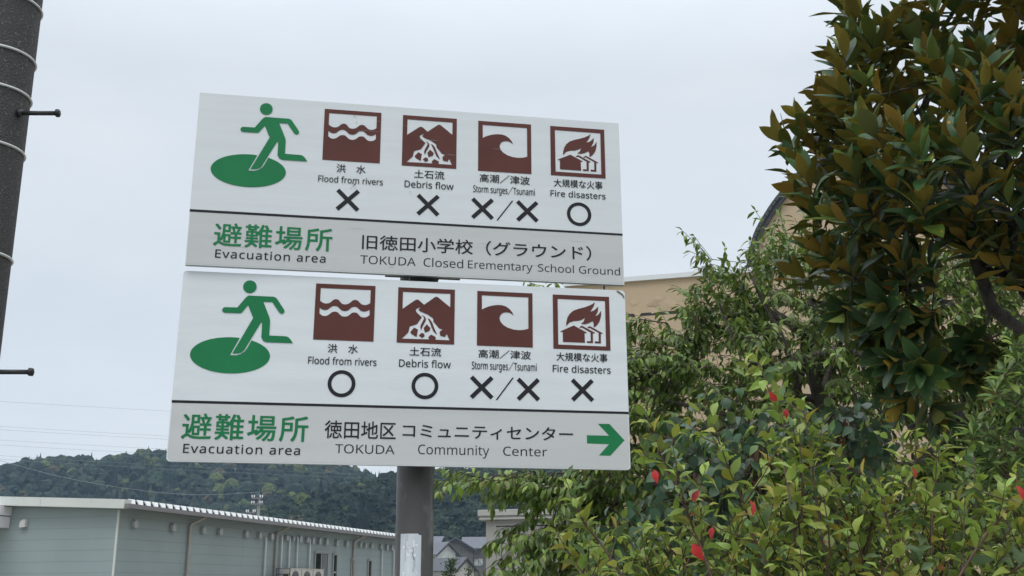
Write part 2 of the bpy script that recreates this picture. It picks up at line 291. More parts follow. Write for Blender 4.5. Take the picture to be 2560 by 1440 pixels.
def remap(pts, a, b):                                # move an outline from ink box a to ink box b
    return [(b[0] + (x - a[0]) / (a[1] - a[0]) * (b[1] - b[0]), b[2] + (z - a[2]) / (a[3] - a[2]) * (b[3] - b[2])) for x, z in pts]
LBOX = dict(flood=(-.3815, -.1438, .4904, .7227), debris=(-.0515, .1802, .4903, .7221), wave=(.2729, .5036, .49, .7212), fire=(.5895, .8307, .4887, .7205), run=(-.8625, -.4745, .3423, .7187))
UBOX = dict(flood=(-.3851, -.1477, .4828, .7143), debris=(-.0558, .1752, .4801, .7119), wave=(.2686, .5004, .4783, .7104), fire=(.5859, .8291, .4797, .7107), run=(-.8442, -.461, .3414, .7159))
SM = {'w_sky': 0, 'r_fire': 0}
def pictograms(pan, BX, root):
    def sq(k): b = BX[k]; return [(b[0], b[2]), (b[1], b[2]), (b[1], b[3]), (b[0], b[3])]
    def g(k, part, sm=0):
        pts = remap(PG[part], LBOX[k], BX[k]); return smooth(pts, 4) if sm else pts
    lay(flat([sq('flood'), g('flood', 'f_sky'), g('flood', 'f_band')]), pan, 'flood_pictogram', m_brown, root)
    lay(flat([sq('debris'), g('debris', 'd_sky'), g('debris', 'd_flow')] + [g('debris', k) for k in ('d_s1', 'd_s2', 'd_r1', 'd_r2', 'd_r3')]), pan, 'debris_flow_pictogram', m_brown, root)
    lay(flat([sq('wave'), g('wave', 'w_sky')]), pan, 'wave_pictogram', m_brown, root)
    lay(flat([sq('fire'), g('fire', 'r_in')] + [g('fire', k) for k in ('r_fire', 'r_h1', 'r_h2', 'r_h3')]), pan, 'fire_pictogram', m_brown, root)
    el = remap(PG['ellipse4'], LBOX['run'], BX['run']); hd = remap(PG['head'], LBOX['run'], BX['run'])
    cx, rx, cz, rz = (el[0][0] + el[2][0]) / 2, (el[2][0] - el[0][0]) / 2, (el[1][1] + el[3][1]) / 2, (el[1][1] - el[3][1]) / 2
    E = circle(cx, cz, rx, rz, 72)
    # ellipse with the pale outline of the leg cut into it
    gp = remap(PG['gap'], LBOX['run'], BX['run'])
    inside = lambda p: ((p[0] - cx) / rx) ** 2 + ((p[1] - cz) / rz) ** 2 < 1
    def edge(p): k = math.sqrt(((p[0] - cx) / rx) ** 2 + ((p[1] - cz) / rz) ** 2); return (cx + (p[0] - cx) / k, cz + (p[1] - cz) / k)
    e0, e1 = edge(gp[0]), edge(gp[-1]); a0 = math.atan2((e0[1] - cz) / rz, (e0[0] - cx) / rx); a1 = math.atan2((e1[1] - cz) / rz, (e1[0] - cx) / rx)
    arc = [(cx + rx * cos(a), cz + rz * sin(a)) for a in np.linspace(a0, a1 + 2 * pi, 80)]
    lay(flat([arc + gp[1:-1][::-1]]), pan, 'refuge_ellipse_pictogram', m_green, root)
    hx, hz = (hd[0][0] + hd[2][0]) / 2, (hd[1][1] + hd[3][1]) / 2
    lay(flat([circle(hx, hz, (hd[2][0] - hd[0][0]) / 2, (hd[1][1] - hd[3][1]) / 2), remap(PG['body'], LBOX['run'], BX['run'])], False), pan, 'running_figure_pictogram', m_green, root, d=.0022)

def lettering(pan, rows, root):
    for body, fit in rows:
        cjk = ord(body[0]) > 0x2fff or body[0] == '（'
        thin = body in ('TOKUDA', 'Community', 'Center', 'Closed', 'Erementary', 'School Ground')
        off = .011 if body == '避難場所' else (.007 if cjk else (0 if thin else .006))
        me = glyphs(body, off, 1.12 if body in ('Evacuation area', '避難場所') else 1.0)
        base = None if cjk else (0.0, glyph_cap)
        lay(me, pan, 'lettering', m_green if body == '避難場所' else (m_tgrey if thin else m_black), root, fit=fit, base=base)
_h = glyphs('H'); glyph_cap = max(v.co.y for v in _h.vertices)

def panel_body(pan, r, name, face, band, root, band_z, t=.022):
    w, h = pan.w / 2, pan.h; o = []
    for cx, cz, a0 in ((w - r, h - r, 0), (-w + r, h - r, 90), (-w + r, r, 180), (w - r, r, 270)):
        for i in range(7 if r > .006 else 1): a = rad(a0 + (i * 15 if r > .006 else 45)); o.append((cx + r * cos(a), cz + r * sin(a)))
    n = len(o); mb = MB(); F = [pan.p(x, z, 0) for x, z in o]; B = [pan.p(x, z, -t) for x, z in o]
    mb.add(F + B, [tuple(range(n))], 0); mb.f += [tuple(range(n, 2 * n))[::-1]] + [(i, (i + 1) % n, n + (i + 1) % n, n + i) for i in range(n)]
    mb.mi += [1] * (n + 1); mb.sm += [False] * (n + 1)
    pb = mb.build(name, [face, m_alu], root)
    # lower title band laid on the face as its own sheet, following the rounded corners
    i = .004; q = [(x, z) for x, z in o if z < band_z]; q = [(x - math.copysign(i, x), z + i) for x, z in q]
    q = [(-w + i, band_z)] + q + [(w - i, band_z)]
    lay(flat([q]), pan, 'title_band', band, pb, d=.0007)
    return pb
root = empty('evacuation_sign', (-.36, 4.31, 0), 'two white evacuation area panels with brown and green pictograms on a dark round post', 'sign')
pcx, pcy = -.3995, 4.345
mb = MB(); mb.tube([(pcx, pcy, -.3), (pcx, pcy, 3.46)], .0765, 32)
post = mb.build('post', m_post, root)
mb = MB(); mb.tube([(pcx, pcy, 3.46), (pcx, pcy, 3.475), (pcx, pcy, 3.495)], [.079, .079, .05], 32); mb.build('post_cap', m_steel, post)
for pan, zs in ((UPP, (.0365, .38, .70)), (LOW, (.10, .62))):
    for zz in zs:
        mb = MB(); lx = (Vector((pcx, pcy, 0)) - pan.c).dot(pan.x)
        mb.box(pan.p(lx, zz), pan.x, pan.y, pan.z, -.165, .145, .0235, .05, -.034, .034)
        mb.tube([(pcx, pcy, pan.c.z + zz - .03), (pcx, pcy, pan.c.z + zz + .03)], .0815, 32)
        mb.box(pan.p(lx, zz), pan.x, pan.y, pan.z, -.06, .06, .05, .16, -.028, .028)
        mb.build('clamp_bracket', m_steel, root)

up = panel_body(UPP, .003, 'sign_panel', m_worn, m_wband, root, .226); up['label'] = 'scratched upper panel for the closed school ground'
lo = panel_body(LOW, .014, 'sign_panel', m_white, m_band, root, .2285); lo['label'] = 'cleaner lower panel with a green arrow'
pictograms(UPP, UBOX, up); pictograms(LOW, LBOX, lo)
lettering(UPP, UP_TEXT, up); lettering(LOW, LO_TEXT, lo)
for pan, pb, zc in ((UPP, up, (.2335, .2228, .2305, .2213)), (LOW, lo, (.2327, .2224, .2355, .2257))):
    w = pan.w / 2; lay(flat([[(-w + .001, zc[1]), (w - .001, zc[3]), (w - .001, zc[2]), (-w + .001, zc[0])]]), pan, 'divider_line', m_black, pb)
def ring(pan, pb, cx, cz, r, t=.0148): lay(flat([circle(cx, cz, r, r), circle(cx, cz, r - t, r - t)]), pan, 'circle_mark', m_black, pb)
def xmark(pan, pb, cx, cz, h): lay(flat([cross(cx, cz, h, h)]), pan, 'cross_mark', m_black, pb)
def slash(pan, pb, x0, z0, x1, z1, t=.0065): lay(flat([[(x0 - t / 2, z0), (x0 + t / 2, z0), (x1 + t / 2, z1), (x1 - t / 2, z1)]]), pan, 'slash_mark', m_black, pb)
for cx, cz in ((-.2736, .3109), (.0584, .3095), (.2886, .3077), (.481, .3075)): xmark(UPP, up, cx, cz, .0485)
ring(UPP, up, .707, .3079, .0537); slash(UPP, up, .351, .2588, .4177, .3516)
for cx, cz in ((.2942, .3178), (.4841, .3156), (.7083, .3192)): xmark(LOW, lo, cx, cz, .048)
ring(LOW, lo, -.2621, .316, .0542); ring(LOW, lo, .066, .317, .0535); slash(LOW, lo, .3541, .2687, .4219, .3622)
lay(flat([[(.7226, .1355), (.8146, .1357), (.7691, .1832), (.8171, .1834), (.8782, .1183), (.8173, .0549), (.7705, .0554), (.813, .1012), (.7222, .1025)]]), LOW, 'arrow_mark', m_green, lo)
# grime and chips on the panels
m_grime = mat('dark_grime', (.16, .15, .12), .8, .3, 30)
def specks(pan, pb, seed, n, x0, x1, z0, z1, sx, sz, m):
    R = random.Random(seed); mb = MB()
    for _ in range(n):
        x, z = R.uniform(x0, x1), R.uniform(z0, z1); a, b = sx * R.uniform(.4, 1.3), sz * R.uniform(.4, 1.3); k = 7
        o = [pan.p(x + a * cos(2 * pi * i / k) * R.uniform(.6, 1.1), z + b * sin(2 * pi * i / k) * R.uniform(.6, 1.1), .0024) for i in range(k)]
        mb.add(o, [tuple(range(k))])
    mb.build('grime', m, pb)
specks(UPP, up, 1, 7, -.262, -.25, .66, .70, .0007, .007, m_grime); specks(UPP, up, 2, 9, -.262, -.245, .355, .39, .002, .004, m_grime); specks(UPP, up, 3, 3, -.022, -.012, .35, .37, .001, .004, m_grime)
m_pale = mat('pale_scuff', (.62, .64, .64), .6)
specks(UPP, up, 5, 12, -.40, .85, .25, .70, .05, .0003, m_pale); specks(UPP, up, 6, 18, -.85, .85, .02, .2, .04, .0004, m_grime)
# torn lower-panel corner and worn sticker on the post
k = [(.862, .7516 - .0015), (.875, .7475), (.8895, .737), (.896, .728), (.8975, .716), (.8935, .717), (.889, .7265), (.879, .735), (.868, .7405)]
lay(flat([k]), LOW, 'corner_wear', m_grime, lo, d=.0012)
m_stick = mat('worn_silver_sticker', (.66, .71, .74), .35, .1, 14, .2, stretch=(1, 1, .35))
m_sglyph = mat('faded_white_print', (.93, .94, .94), .5)
def on_post(me, r, a0, k, z0):                       # wrap a flat outline round the post
    for v in me.vertices:
        a = a0 + v.co.x / r; v.co = (pcx + r * sin(a), pcy - r * cos(a), z0 + v.co.y)
    me.update(); return me
A0 = math.atan2(-pcx, pcy)
zt = at(1028, 1334, pcy - .0765).z
n = 12; rows = 14; mb = MB(); sw, sh = .088, .36
vs = []
for j in range(rows + 1):
    for i in range(n + 1): vs.append((-sw / 2 + sw * i / n, -sh * j / rows - (.006 if j == 0 and i > n - 2 else 0), 0))
me = bpy.data.meshes.new('sticker'); me.from_pydata(vs, [], [(j * (n + 1) + i, j * (n + 1) + i + 1, (j + 1) * (n + 1) + i + 1, (j + 1) * (n + 1) + i) for j in range(rows) for i in range(n)])
me.flip_normals()
off = -.0165 / .0775
on_post(me, .0775, A0 + off, 1, zt); stk = put(link('sticker', me, None, m_stick), post)
def sticker_text(ch, z, h):
    me = glyphs(ch, .015); co = np.array([v.co[:] for v in me.vertices]); mn, mx_ = co.min(0), co.max(0)
    for v, c in zip(me.vertices, co): v.co = ((c[0] - (mn[0] + mx_[0]) / 2) / (mx_[0] - mn[0]) * .062, (c[1] - mx_[1]) / (mx_[1] - mn[1]) * h, 0)
    on_post(me, .0779, A0 + off, 1, zt + z); put(link('lettering', me, None, m_sglyph), stk)
sticker_text('せ', -.026, .062); sticker_text('巨', -.146, .07)
R = random.Random(4); mb = MB()
for k in range(9):                                    # cracks in the sticker
    x = R.uniform(-.02, .02); z = R.choice([-.0, -.02, -.05, -.09]); pts = []
    for i in range(7):
        a = A0 + off + x / .0779; pts.append((pcx + .0779 * sin(a), pcy - .0779 * cos(a), zt + z - .002)); z -= R.uniform(.004, .012); x += R.uniform(-.004, .004)
    mb.tube(pts, .0004, 4)
mb.build('crack', m_tgrey, stk)
# ------------------------------------------------------------------ ground
mb = MB(); mb.add([(-1500, -120, 0), (1500, -120, 0), (1500, 2500, 0), (-1500, 2500, 0)], [(0, 1, 2, 3)])
tag(mb.build('ground', mat('dry_soil_and_grass', (.17, .165, .12), .9, 0, .35, .2, col2=(.30, .28, .24))), kind='structure')
mb = MB(); mb.add([(-60, -14, .004), (60, -14, .004), (60, 2.3, .004), (-60, 2.3, .004)], [(0, 1, 2, 3)])
tag(mb.build('road', mat('worn_asphalt', (.13, .13, .13), .85, .2, 3, .3, bscale=180)), kind='structure')
mb = MB(); mb.box(Vector((0, 0, 0)), X3, Y3, Z3, -60, 60, 2.3, 4.9, -.1, .12)
tag(mb.build('pavement', mat('concrete_paving', (.36, .35, .34), .85, .12, 2, .2, bscale=90), bevel=.015), kind='structure')

TH = rad(14.39)
D_ = Vector((sin(TH), cos(TH), 0)); N_ = Vector((cos(TH), -sin(TH), 0)); L_ = -N_   # along / out of the long wall / along the end wall

# ------------------------------------------------------------------ long grey-green building with folded-plate roof
CB = Vector((-10.406, 28.3, 0))
m_side = siding('grey_green_siding', (.275, .33, .335), .286, ax=(D_.x, D_.y)); m_trim = mat('pale_roof_trim', (.60, .62, .58), .5, .04, 1.5)
m_roof = mat('galvanised_roof_sheet', (.90, .91, .90), .4, .02, 2, metal=.0); m_void_shade = mat('painted_void_shade', (.012, .013, .014), .9)  # near-black colour paints the shade under the roof and inside openings
m_gut = mat('brown_grey_gutter', (.20, .19, .19), .45); m_pipe = mat('beige_downpipe', (.40, .37, .33), .5, .06, 3); m_cond = mat('white_conduit', (.60, .63, .65), .45)
m_hood = mat('grey_vent_hood', (.40, .42, .41), .4, .05, 5, metal=.3); m_hood2 = mat('white_vent_hood', (.62, .60, .60), .4)
m_frame = mat('aluminium_window_frame', (.40, .39, .38), .4, metal=.4); m_glass = mat('dark_window_glass', (.012, .014, .017), .06, spec=.6)
m_curt = mat('grey_curtain', (.16, .17, .18), .9, .15, 12, stretch=(3, 3, .2))
b = empty('long_grey_building', CB, 'long low grey green metal clad building with a ribbed pale roof edge', 'building')
LEN, WID = 22.0, 13.0
P = lambda s, t, z: CB + D_ * s + L_ * t + Z3 * z
mb = MB(); mb.hexa([P(s, t, -.3) for s, t in ((0, 0), (LEN, 0), (LEN, WID), (0, WID))] + [P(s, t, 3.655 + .046 * t) for s, t in ((0, 0), (LEN, 0), (LEN, WID), (0, WID))]); mb.build('wall', m_side, b)
P = lambda s, t, z: CB + D_ * s + L_ * t + Z3 * z
ev = .35                                              # eave overhang
sl_ = .046
mb = MB(); rt = lambda t: 3.70 + sl_ * (t + .36)
mb.hexa([P(-.32, -ev, rt(-ev) - .04), P(LEN + .3, -ev, rt(-ev) - .04), P(LEN + .3, WID + .3, rt(WID) - .04), P(-.32, WID + .3, rt(WID) - .04), P(-.32, -ev, rt(-ev)), P(LEN + .3, -ev, rt(-ev)), P(LEN + .3, WID + .3, rt(WID)), P(-.32, WID + .3, rt(WID))])
pitch = 20.4 / 56.5; npl = int((LEN + .3 - .02) / pitch)
for i in range(npl + 1):                              # ridges of the folded plates, running up the slope
    s0 = .02 + i * pitch; q = lambda s, t, h: P(s, t, rt(t) + h)
    a = [q(s0 - .02, -ev + .05, .0), q(s0 + pitch - .14, -ev + .05, .0), q(s0 + pitch - .16, -ev + .05, .15), q(s0 + .02 - .02, -ev + .05, .15)]
    c = [v + (L_ * (WID + ev)) + Z3 * (sl_ * (WID + ev)) for v in a]
roof = mb.build('roof', m_void_shade, b)
mb = MB(); prof = []
for i in range(npl):
    s0 = i * pitch; prof += [(s0, .17), (s0 + .275, .17), (s0 + .318, .02), (s0 + .34, .02)]
for t0, t1 in ((-ev + .16, WID + .3),):
    vs = [P(s, t0, rt(t0) + h) for s, h in prof] + [P(s, t1, rt(t1) + h) for s, h in prof]; n = len(prof)
    mb.add(vs, [(i, i + 1, n + i + 1, n + i) for i in range(n - 1)])
mb.build('folded_roof_sheet', m_roof, roof)
mb = MB()
for i in range(npl):                                  # pale closure tongues between the dark gaps
    s0 = i * pitch + .03
    tb, tt = -ev + .04, -ev + .12; zb, zt_ = rt(-ev) + .015, rt(-ev) + .185
    mb.hexa([P(s0 + .075, tb, zb), P(s0 + .225, tb, zb), P(s0 + .225, tb + .02, zb - .01), P(s0 + .075, tb + .02, zb - .01), P(s0, tt, zt_), P(s0 + .30, tt, zt_), P(s0 + .30, tt + .03, zt_ - .01), P(s0, tt + .03, zt_ - .01)])
mb.build('eave_closure', m_roof, roof)
mb = MB(); mb.box(CB, D_, L_, Z3, -.3, LEN + .28, -ev + .155, -ev + .165, 3.68, 3.87); mb.build('painted_gap_shade', m_void_shade, roof)  # added black board, painted shade behind the gaps between the tongues
mb = MB(); mb.box(CB, D_, L_, Z3, -.3, LEN + .3, -ev - .12, -ev, 3.62, 3.74); mb.box(CB, D_, L_, Z3, -.3, LEN + .3, -ev, 0, 3.655, 3.67); mb.build('gutter', m_gut, b, .012)
mb = MB(); z0 = lambda t: 3.61 + sl_ * (t + .36)
for t0, t1 in ((-.36, 2.175), (2.185, 6.0), (6.01, WID + .3)):
    for a_, b_, dd in ((.042, .235, .0), (0, .04, .012)):
        mb.hexa([P(-.34 - dd, t0, z0(t0) + a_), P(-.02, t0, z0(t0) + a_), P(-.02, t1, z0(t1) + a_), P(-.34 - dd, t1, z0(t1) + a_), P(-.34 - dd, t0, z0(t0) + b_), P(-.02, t0, z0(t0) + b_), P(-.02, t1, z0(t1) + b_), P(-.34 - dd, t1, z0(t1) + b_)])
mb.build('gable_fascia', m_trim, b)
mb = MB(); mb.box(CB, D_, L_, Z3, -.012, .03, -.012, .035, -.1, 3.6); mb.build('corner_trim', m_trim, b)
mb = MB(); mb.box(CB, D_, L_, Z3, -1.2, -.01, 3.3, 7.2, 3.52, 3.76); mb.box(CB, D_, L_, Z3, -1.17, -.01, 3.33, 7.17, 3.2, 3.5)
mb.build('entrance_canopy', mat('white_canopy', (.70, .67, .68), .45, .1, 2), b, .01)
for s, zb in ((3.45, 0), (8.98, 0), (15.77, 0)):
    mb = MB(); mb.tube([P(s + .27, -ev - .05, 3.64), P(s + .2, -ev + .03, 3.58), P(s + .02, -.07, 3.42), P(s, -.065, 3.3), P(s, -.065, 0)], .045, 10)
    dp = mb.build('downpipe', m_pipe, b)
    for z in (3.15, 1.95, .9): mb = MB(); mb.tube([P(s, -.065, z - .025), P(s, -.065, z + .025)], .052, 10); mb.build('pipe_clip', m_pipe, dp)
for s, zt1 in ((8.2, 3.22), (9.37, 3.32), (9.97, 3.34), (10.6, 3.35), (11.63, 3.36), (18.87, 3.2), (20.28, 3.22)):
    mb = MB(); mb.tube([P(s, .0, zt1), P(s, -.05, zt1), P(s, -.07, zt1 - .06), P(s, -.07, .4)], .036, 8); mb.build('conduit', m_cond, b)
def hood(o, ax, nrm, r, big=1.0):                     # round-topped weather hood
    mb = MB(); k = []; pr = [(r * cos(a), r * .9 * sin(a)) for a in np.linspace(0, pi, 9)] + [(-r, -r * 1.35), (r, -r * 1.35)]
    n = len(pr); A = [o + ax * x + Z3 * z for x, z in pr]; Bq = [o + ax * x * .92 + Z3 * (z * .95 - .02) + nrm * .10 * (1 if z < r * .6 else .8) for x, z in pr]
    mb.add(A + Bq, [tuple(range(n, 2 * n))] + [(i, (i + 1) % n, n + (i + 1) % n, n + i) for i in range(n) if i != n - 2], 0, False)
    mb.add([A[-1], A[-2], Bq[-2], Bq[-1]], [(0, 1, 2, 3)], 1)
    return mb
for s, r in ((.67, .095), (2.53, .095), (4.18, .09), (5.16, .09), (6.82, .085), (7.74, .09), (8.6, .10), (9.75, .085), (10.25, .075), (10.8, .105), (11.4, .095), (11.87, .10), (12.45, .10), (13.08, .105), (14.06, .105), (15.01, .10), (16.42, .085), (16.95, .085), (17.64, .085), (18.7, .09), (19.41, .10), (20.04, .105)):
    hood(P(s, -.012, 3.32), D_, N_, r).build('vent_hood', [m_hood, m_void_shade], b)
hood(P(-.012, 2.86, 3.35), L_, -D_, .095).build('vent_hood', [m_hood2, m_void_shade], b)['label'] = 'white vent hood on the end wall'
def bwindow(s0, s1, z0_, z1, kind, name='window'):
    mb = MB(); f = .055
    for a in ((s0, s1, z1 - f, z1), (s0, s1, z0_, z0_ + f), (s0, s0 + f, z0_ + f, z1 - f), (s1 - f, s1, z0_ + f, z1 - f)): mb.box(CB, D_, L_, Z3, a[0], a[1], -.06, .03, a[2], a[3])
    mb.box(CB, D_, L_, Z3, s0 - .03, s1 + .03, -.10, -.06, z1 - .005, z1 + .03)
    w = mb.build(name, m_frame, b)
    mb = MB(); mb.box(CB, D_, L_, Z3, s0 + f, s1 - f, -.02, -.004, z0_ + f, z1 - f); mb.build('pane', m_glass, w)
    if kind == 'slide':
        sm = (s0 + s1) / 2; mb = MB(); mb.box(CB, D_, L_, Z3, sm - .03, sm + .03, -.045, -.02, z0_ + f, z1 - f); mb.build('mullion', m_frame, w)
        mb = MB(); mb.box(CB, D_, L_, Z3, sm + .1, s1 - f - .02, -.032, -.021, z0_ + f, z1 - f); mb.build('curtain', m_curt, w)
    else:
        mb = MB(); mb.box(CB, D_, L_, Z3, s0 + f, s1 - f, -.04, -.02, z1 - .72, z1 - .66); mb.build('mullion', m_frame, w)
bwindow(12.16, 13.36, .55, 2.89, 'slide', 'sliding_door'); bwindow(13.8, 14.22, .9, 2.86, 'n'); bwindow(15.6, 15.98, .9, 2.72, 'n'); bwindow(17.36, 17.77, .9, 2.72, 'n')
# air-conditioner units standing on a rack by the wall
m_ac = mat('ivory_unit_paint', (.56, .53, .49), .45, .06, 4); m_acg = mat('dark_fan_grille', (.05, .05, .05), .6)
rk = empty('unit_rack', P(10.9, -.45, 0), 'dark steel rack under the outdoor units along the grey building', 'rack')
m_rack = mat('rack_steel', (.10, .10, .11), .5)
for s in (8.9, 9.9, 10.85, 11.75):
    for t in (-.25, -.72): mb = MB(); mb.box(CB, D_, L_, Z3, s - .02, s + .02, t - .02, t + .02, 0, 1.5); mb.build('leg', m_rack, rk); mb = MB(); mb.box(CB, D_, L_, Z3, 8.85, 11.8, -.75, -.22, 1.5, 1.54); mb.build('shelf', m_rack, rk)
mb = MB()
for z in (1.65, 1.85, 2.05, 2.22): mb.box(CB, D_, L_, Z3, 8.70, 8.73, -.75, -.22, z - .012, z + .012)
for t in (-.24, -.73): mb.box(CB, D_, L_, Z3, 8.734, 8.76, t - .012, t + .012, 1.54, 2.24)
mb.build('rail', m_rack, rk)
def ac_unit(s, label):
    o = P(s, -.5, 1.54); r = empty('outdoor_unit', o, label, 'air conditioner', 'outdoor air conditioner units on the rack')
    mb = MB(); mb.box(o, D_, L_, Z3, 0, .84, -.17, .17, .02, .69); mb.build('casing', m_ac, r, .015)
    mb = MB(); mb.tube([o + D_ * .36 - L_ * .175 + Z3 * .36, o + D_ * .36 - L_ * .195 + Z3 * .36], .26, 24); g = mb.build('fan_guard', m_acg, r)
    mb = MB(); mb.tube([o + D_ * .36 - L_ * .196 + Z3 * .36, o + D_ * .36 - L_ * .21 + Z3 * .36], .06, 14); mb.build('hub', m_ac, g)
    mb = MB(); mb.box(o, D_, L_, Z3, -.012, -.002, -.1, .1, .25, .5); mb.build('side_vent', m_acg, r)
    mb = MB(); mb.box(o, D_, L_, Z3, -.006, .846, -.18, .176, .685, .705); mb.build('top_cover', m_ac, r); return r
ac0 = ac_unit(8.92, 'ivory outdoor unit nearest the rack end, below the first white conduit')
for s, lb in ((9.84, 'ivory outdoor unit in the middle of the three'), (10.76, 'ivory outdoor unit beside the dark sliding door')):
    r = ac0.copy(); COL.objects.link(r); r.location = P(s, -.5, 1.54); r['label'] = lb
    for ch in list(ac0.children):
        c = ch.copy(); COL.objects.link(c); c.parent = r; c.matrix_parent_inverse = ch.matrix_parent_inverse
        for g in list(ch.children): q = g.copy(); COL.objects.link(q); q.parent = c

# ------------------------------------------------------------------ beige building with arched gable
BB = Vector((1.300, 24.0, 0)); E_ = N_; m_beige = mat('beige_render', (.45, .345, .225), .85, .05, .8, .1, bscale=60); m_slate = mat('dark_slate_roof', (.045, .048, .055), .6, .25, 6, .3)
m_stain = mat('grey_wall_stain', (.435, .333, .217), .85, .12, 3); m_cop = mat('white_coping', (.66, .68, .68), .5)
b = empty('beige_building', BB, 'large beige building with a flat roof and a dark rimmed arched gable', 'building')
mb = MB(); mb.box(BB, E_, D_, Z3, 0, 20, 0, 14, -.3, 8.4); wl = mb.build('wall', m_beige, b)
mb = MB()
for z, s0, s1 in ((7.6, 0, 20), (4.0, 0, 20)): mb.box(BB, E_, D_, Z3, s0, s1, -.004, .02, z - .035, z + .035)
for s in (.89, 3.9): mb.box(BB, E_, D_, Z3, s - .02, s + .02, -.003, .02, 4.04, 8.36)
mb.build('wall_joint', mat('dark_joint', (.03, .028, .026), .8), wl)
mb = MB(); mb.box(BB, E_, D_, Z3, -.06, 20, -.08, 14, 8.4, 8.51); mb.build('coping', m_cop, b)
R = random.Random(3); mb = MB()
for k in range(16):
    x, z = R.gauss(2.3, .35), 7.64 + abs(R.gauss(.12, .12)); a = R.uniform(.05, .13); c = R.uniform(.05, .15); kk = 10
    mb.add([BB + E_ * (x + a * cos(2 * pi * i / kk) * R.uniform(.5, 1.2)) + Z3 * (z + c * sin(2 * pi * i / kk) * R.uniform(.5, 1.2)) - D_ * (.0045 + k * .0004) for i in range(kk)], [tuple(range(kk))], k % 2)
mb.build('wall_stain', [m_stain, mat('pale_lime_stain', (.49, .38, .255), .85)], wl)
half = [(4.33, 8.3), (4.36, 8.62), (4.53, 9.26), (4.79, 9.72), (5.13, 10.17), (5.62, 10.66), (6.2, 11.0), (6.9, 11.15)]
arch = [Vector(p).to_2d() for p in half]; arch = arch + [Vector((13.8 - p.x, p.y)) for p in arch[-2::-1]]
arch = [p for p in smooth([(p.x, p.y) for p in arch], 4)][:-7]
gp = [BB + E_ * p.x + Z3 * p.y + D_ * .35 for p in arch]; mb = MB(); mb.poly(gp, D_, 11); mb.build('arched_gable', m_beige, b)
mb = MB(); n = len(arch); c0 = Vector((6.9, 8.4)); vs = []
for dd in (.22, 11.6):
    for k in (1.0, 1.05): vs += [BB + E_ * (c0.x + (p.x - c0.x) * k) + Z3 * (c0.y + (p.y - c0.y) * k) + D_ * dd for p in arch]
for i in range(n - 1): mb.add([vs[j] for j in (i, i + 1, n + i + 1, n + i, 2 * n + i, 2 * n + i + 1, 3 * n + i + 1, 3 * n + i)], [(0, 1, 2, 3), (4, 7, 6, 5), (3, 2, 6, 7), (0, 4, 5, 1)])
rf = mb.build('vault_roof', m_slate, b)
mb = MB()
for i in range(0, n - 1):
    p, q = arch[i], arch[i + 1]; m_ = (p + q) / 2; k = 1.055
    o = BB + E_ * (c0.x + (m_.x - c0.x) * k) + Z3 * (c0.y + (m_.y - c0.y) * k) + D_ * .15; tx = (E_ * (q.x - p.x) + Z3 * (q.y - p.y)); ln = tx.length; tx.normalize(); up_ = tx.cross(D_); up_ = up_ if up_.z > 0 else -up_
    mb.box(o, tx, D_, up_, -ln * .5, ln * .42, 0, .3, -.04, .04)
mb.build('verge_tile', m_slate, rf)
for s in (8.5, 12, 15.5):
    mb = MB(); mb.box(BB, E_, D_, Z3, s, s + 1.8, -.02, .05, 1.0, 2.6); w = mb.build('window', m_frame, b); mb = MB(); mb.box(BB, E_, D_, Z3, s + .08, s + 1.72, -.03, -.021, 1.08, 2.52); mb.build('pane', m_glass, w)

# ------------------------------------------------------------------ pale grey ribbed shed
SB = Vector((-.438, 17.0, 0)); m_shed = mat('warm_grey_panel', (.31, .30, .275), .55, .05, 2); m_shed2 = mat('warm_grey_cornice', (.38, .37, .34), .5, .04, 2)
b = empty('storage_shed', SB, 'pale grey storage shed with ribbed front and stepped cornice behind cherry leaves', 'shed')
mb = MB(); mb.box(SB, E_, D_, Z3, 0, 1.42, 0, 2.4, 0, 2.58); mb.build('wall', m_shed, b)
mb = MB(); mb.box(SB, E_, D_, Z3, -.11, 1.5, -.1, 2.5, 2.64, 2.735); mb.box(SB, E_, D_, Z3, -.08, 1.47, -.07, 2.47, 2.61, 2.64); mb.box(SB, E_, D_, Z3, -.095, 1.485, -.085, 2.485, 2.58, 2.61); mb.build('cornice', m_shed2, b, .006)
mb = MB()
for a in ((.14, .17, .1, 2.52), (1.30, 1.33, .1, 2.52), (.17, 1.30, 2.49, 2.52)): mb.box(SB, E_, D_, Z3, a[0], a[1], -.012, 0, a[2], a[3])
for k in range(5):
    s = .33 + k * .205
    for q in (0, .075): mb.hexa([SB + E_ * (s + q + x) + D_ * y + Z3 * z for z in (.1, 2.46) for x, y in ((0, .0), (.012, -.022), (.038, -.022), (.05, .0))])
mb.build('front_rib', m_shed, b)
mb = MB(); mb.box(SB, E_, D_, Z3, .172, 1.298, -.004, -.001, 2.475, 2.488); mb.build('painted_shadow_strip', m_void_shade, b)  # no real gap: black strip on the wall paints shade under the frame

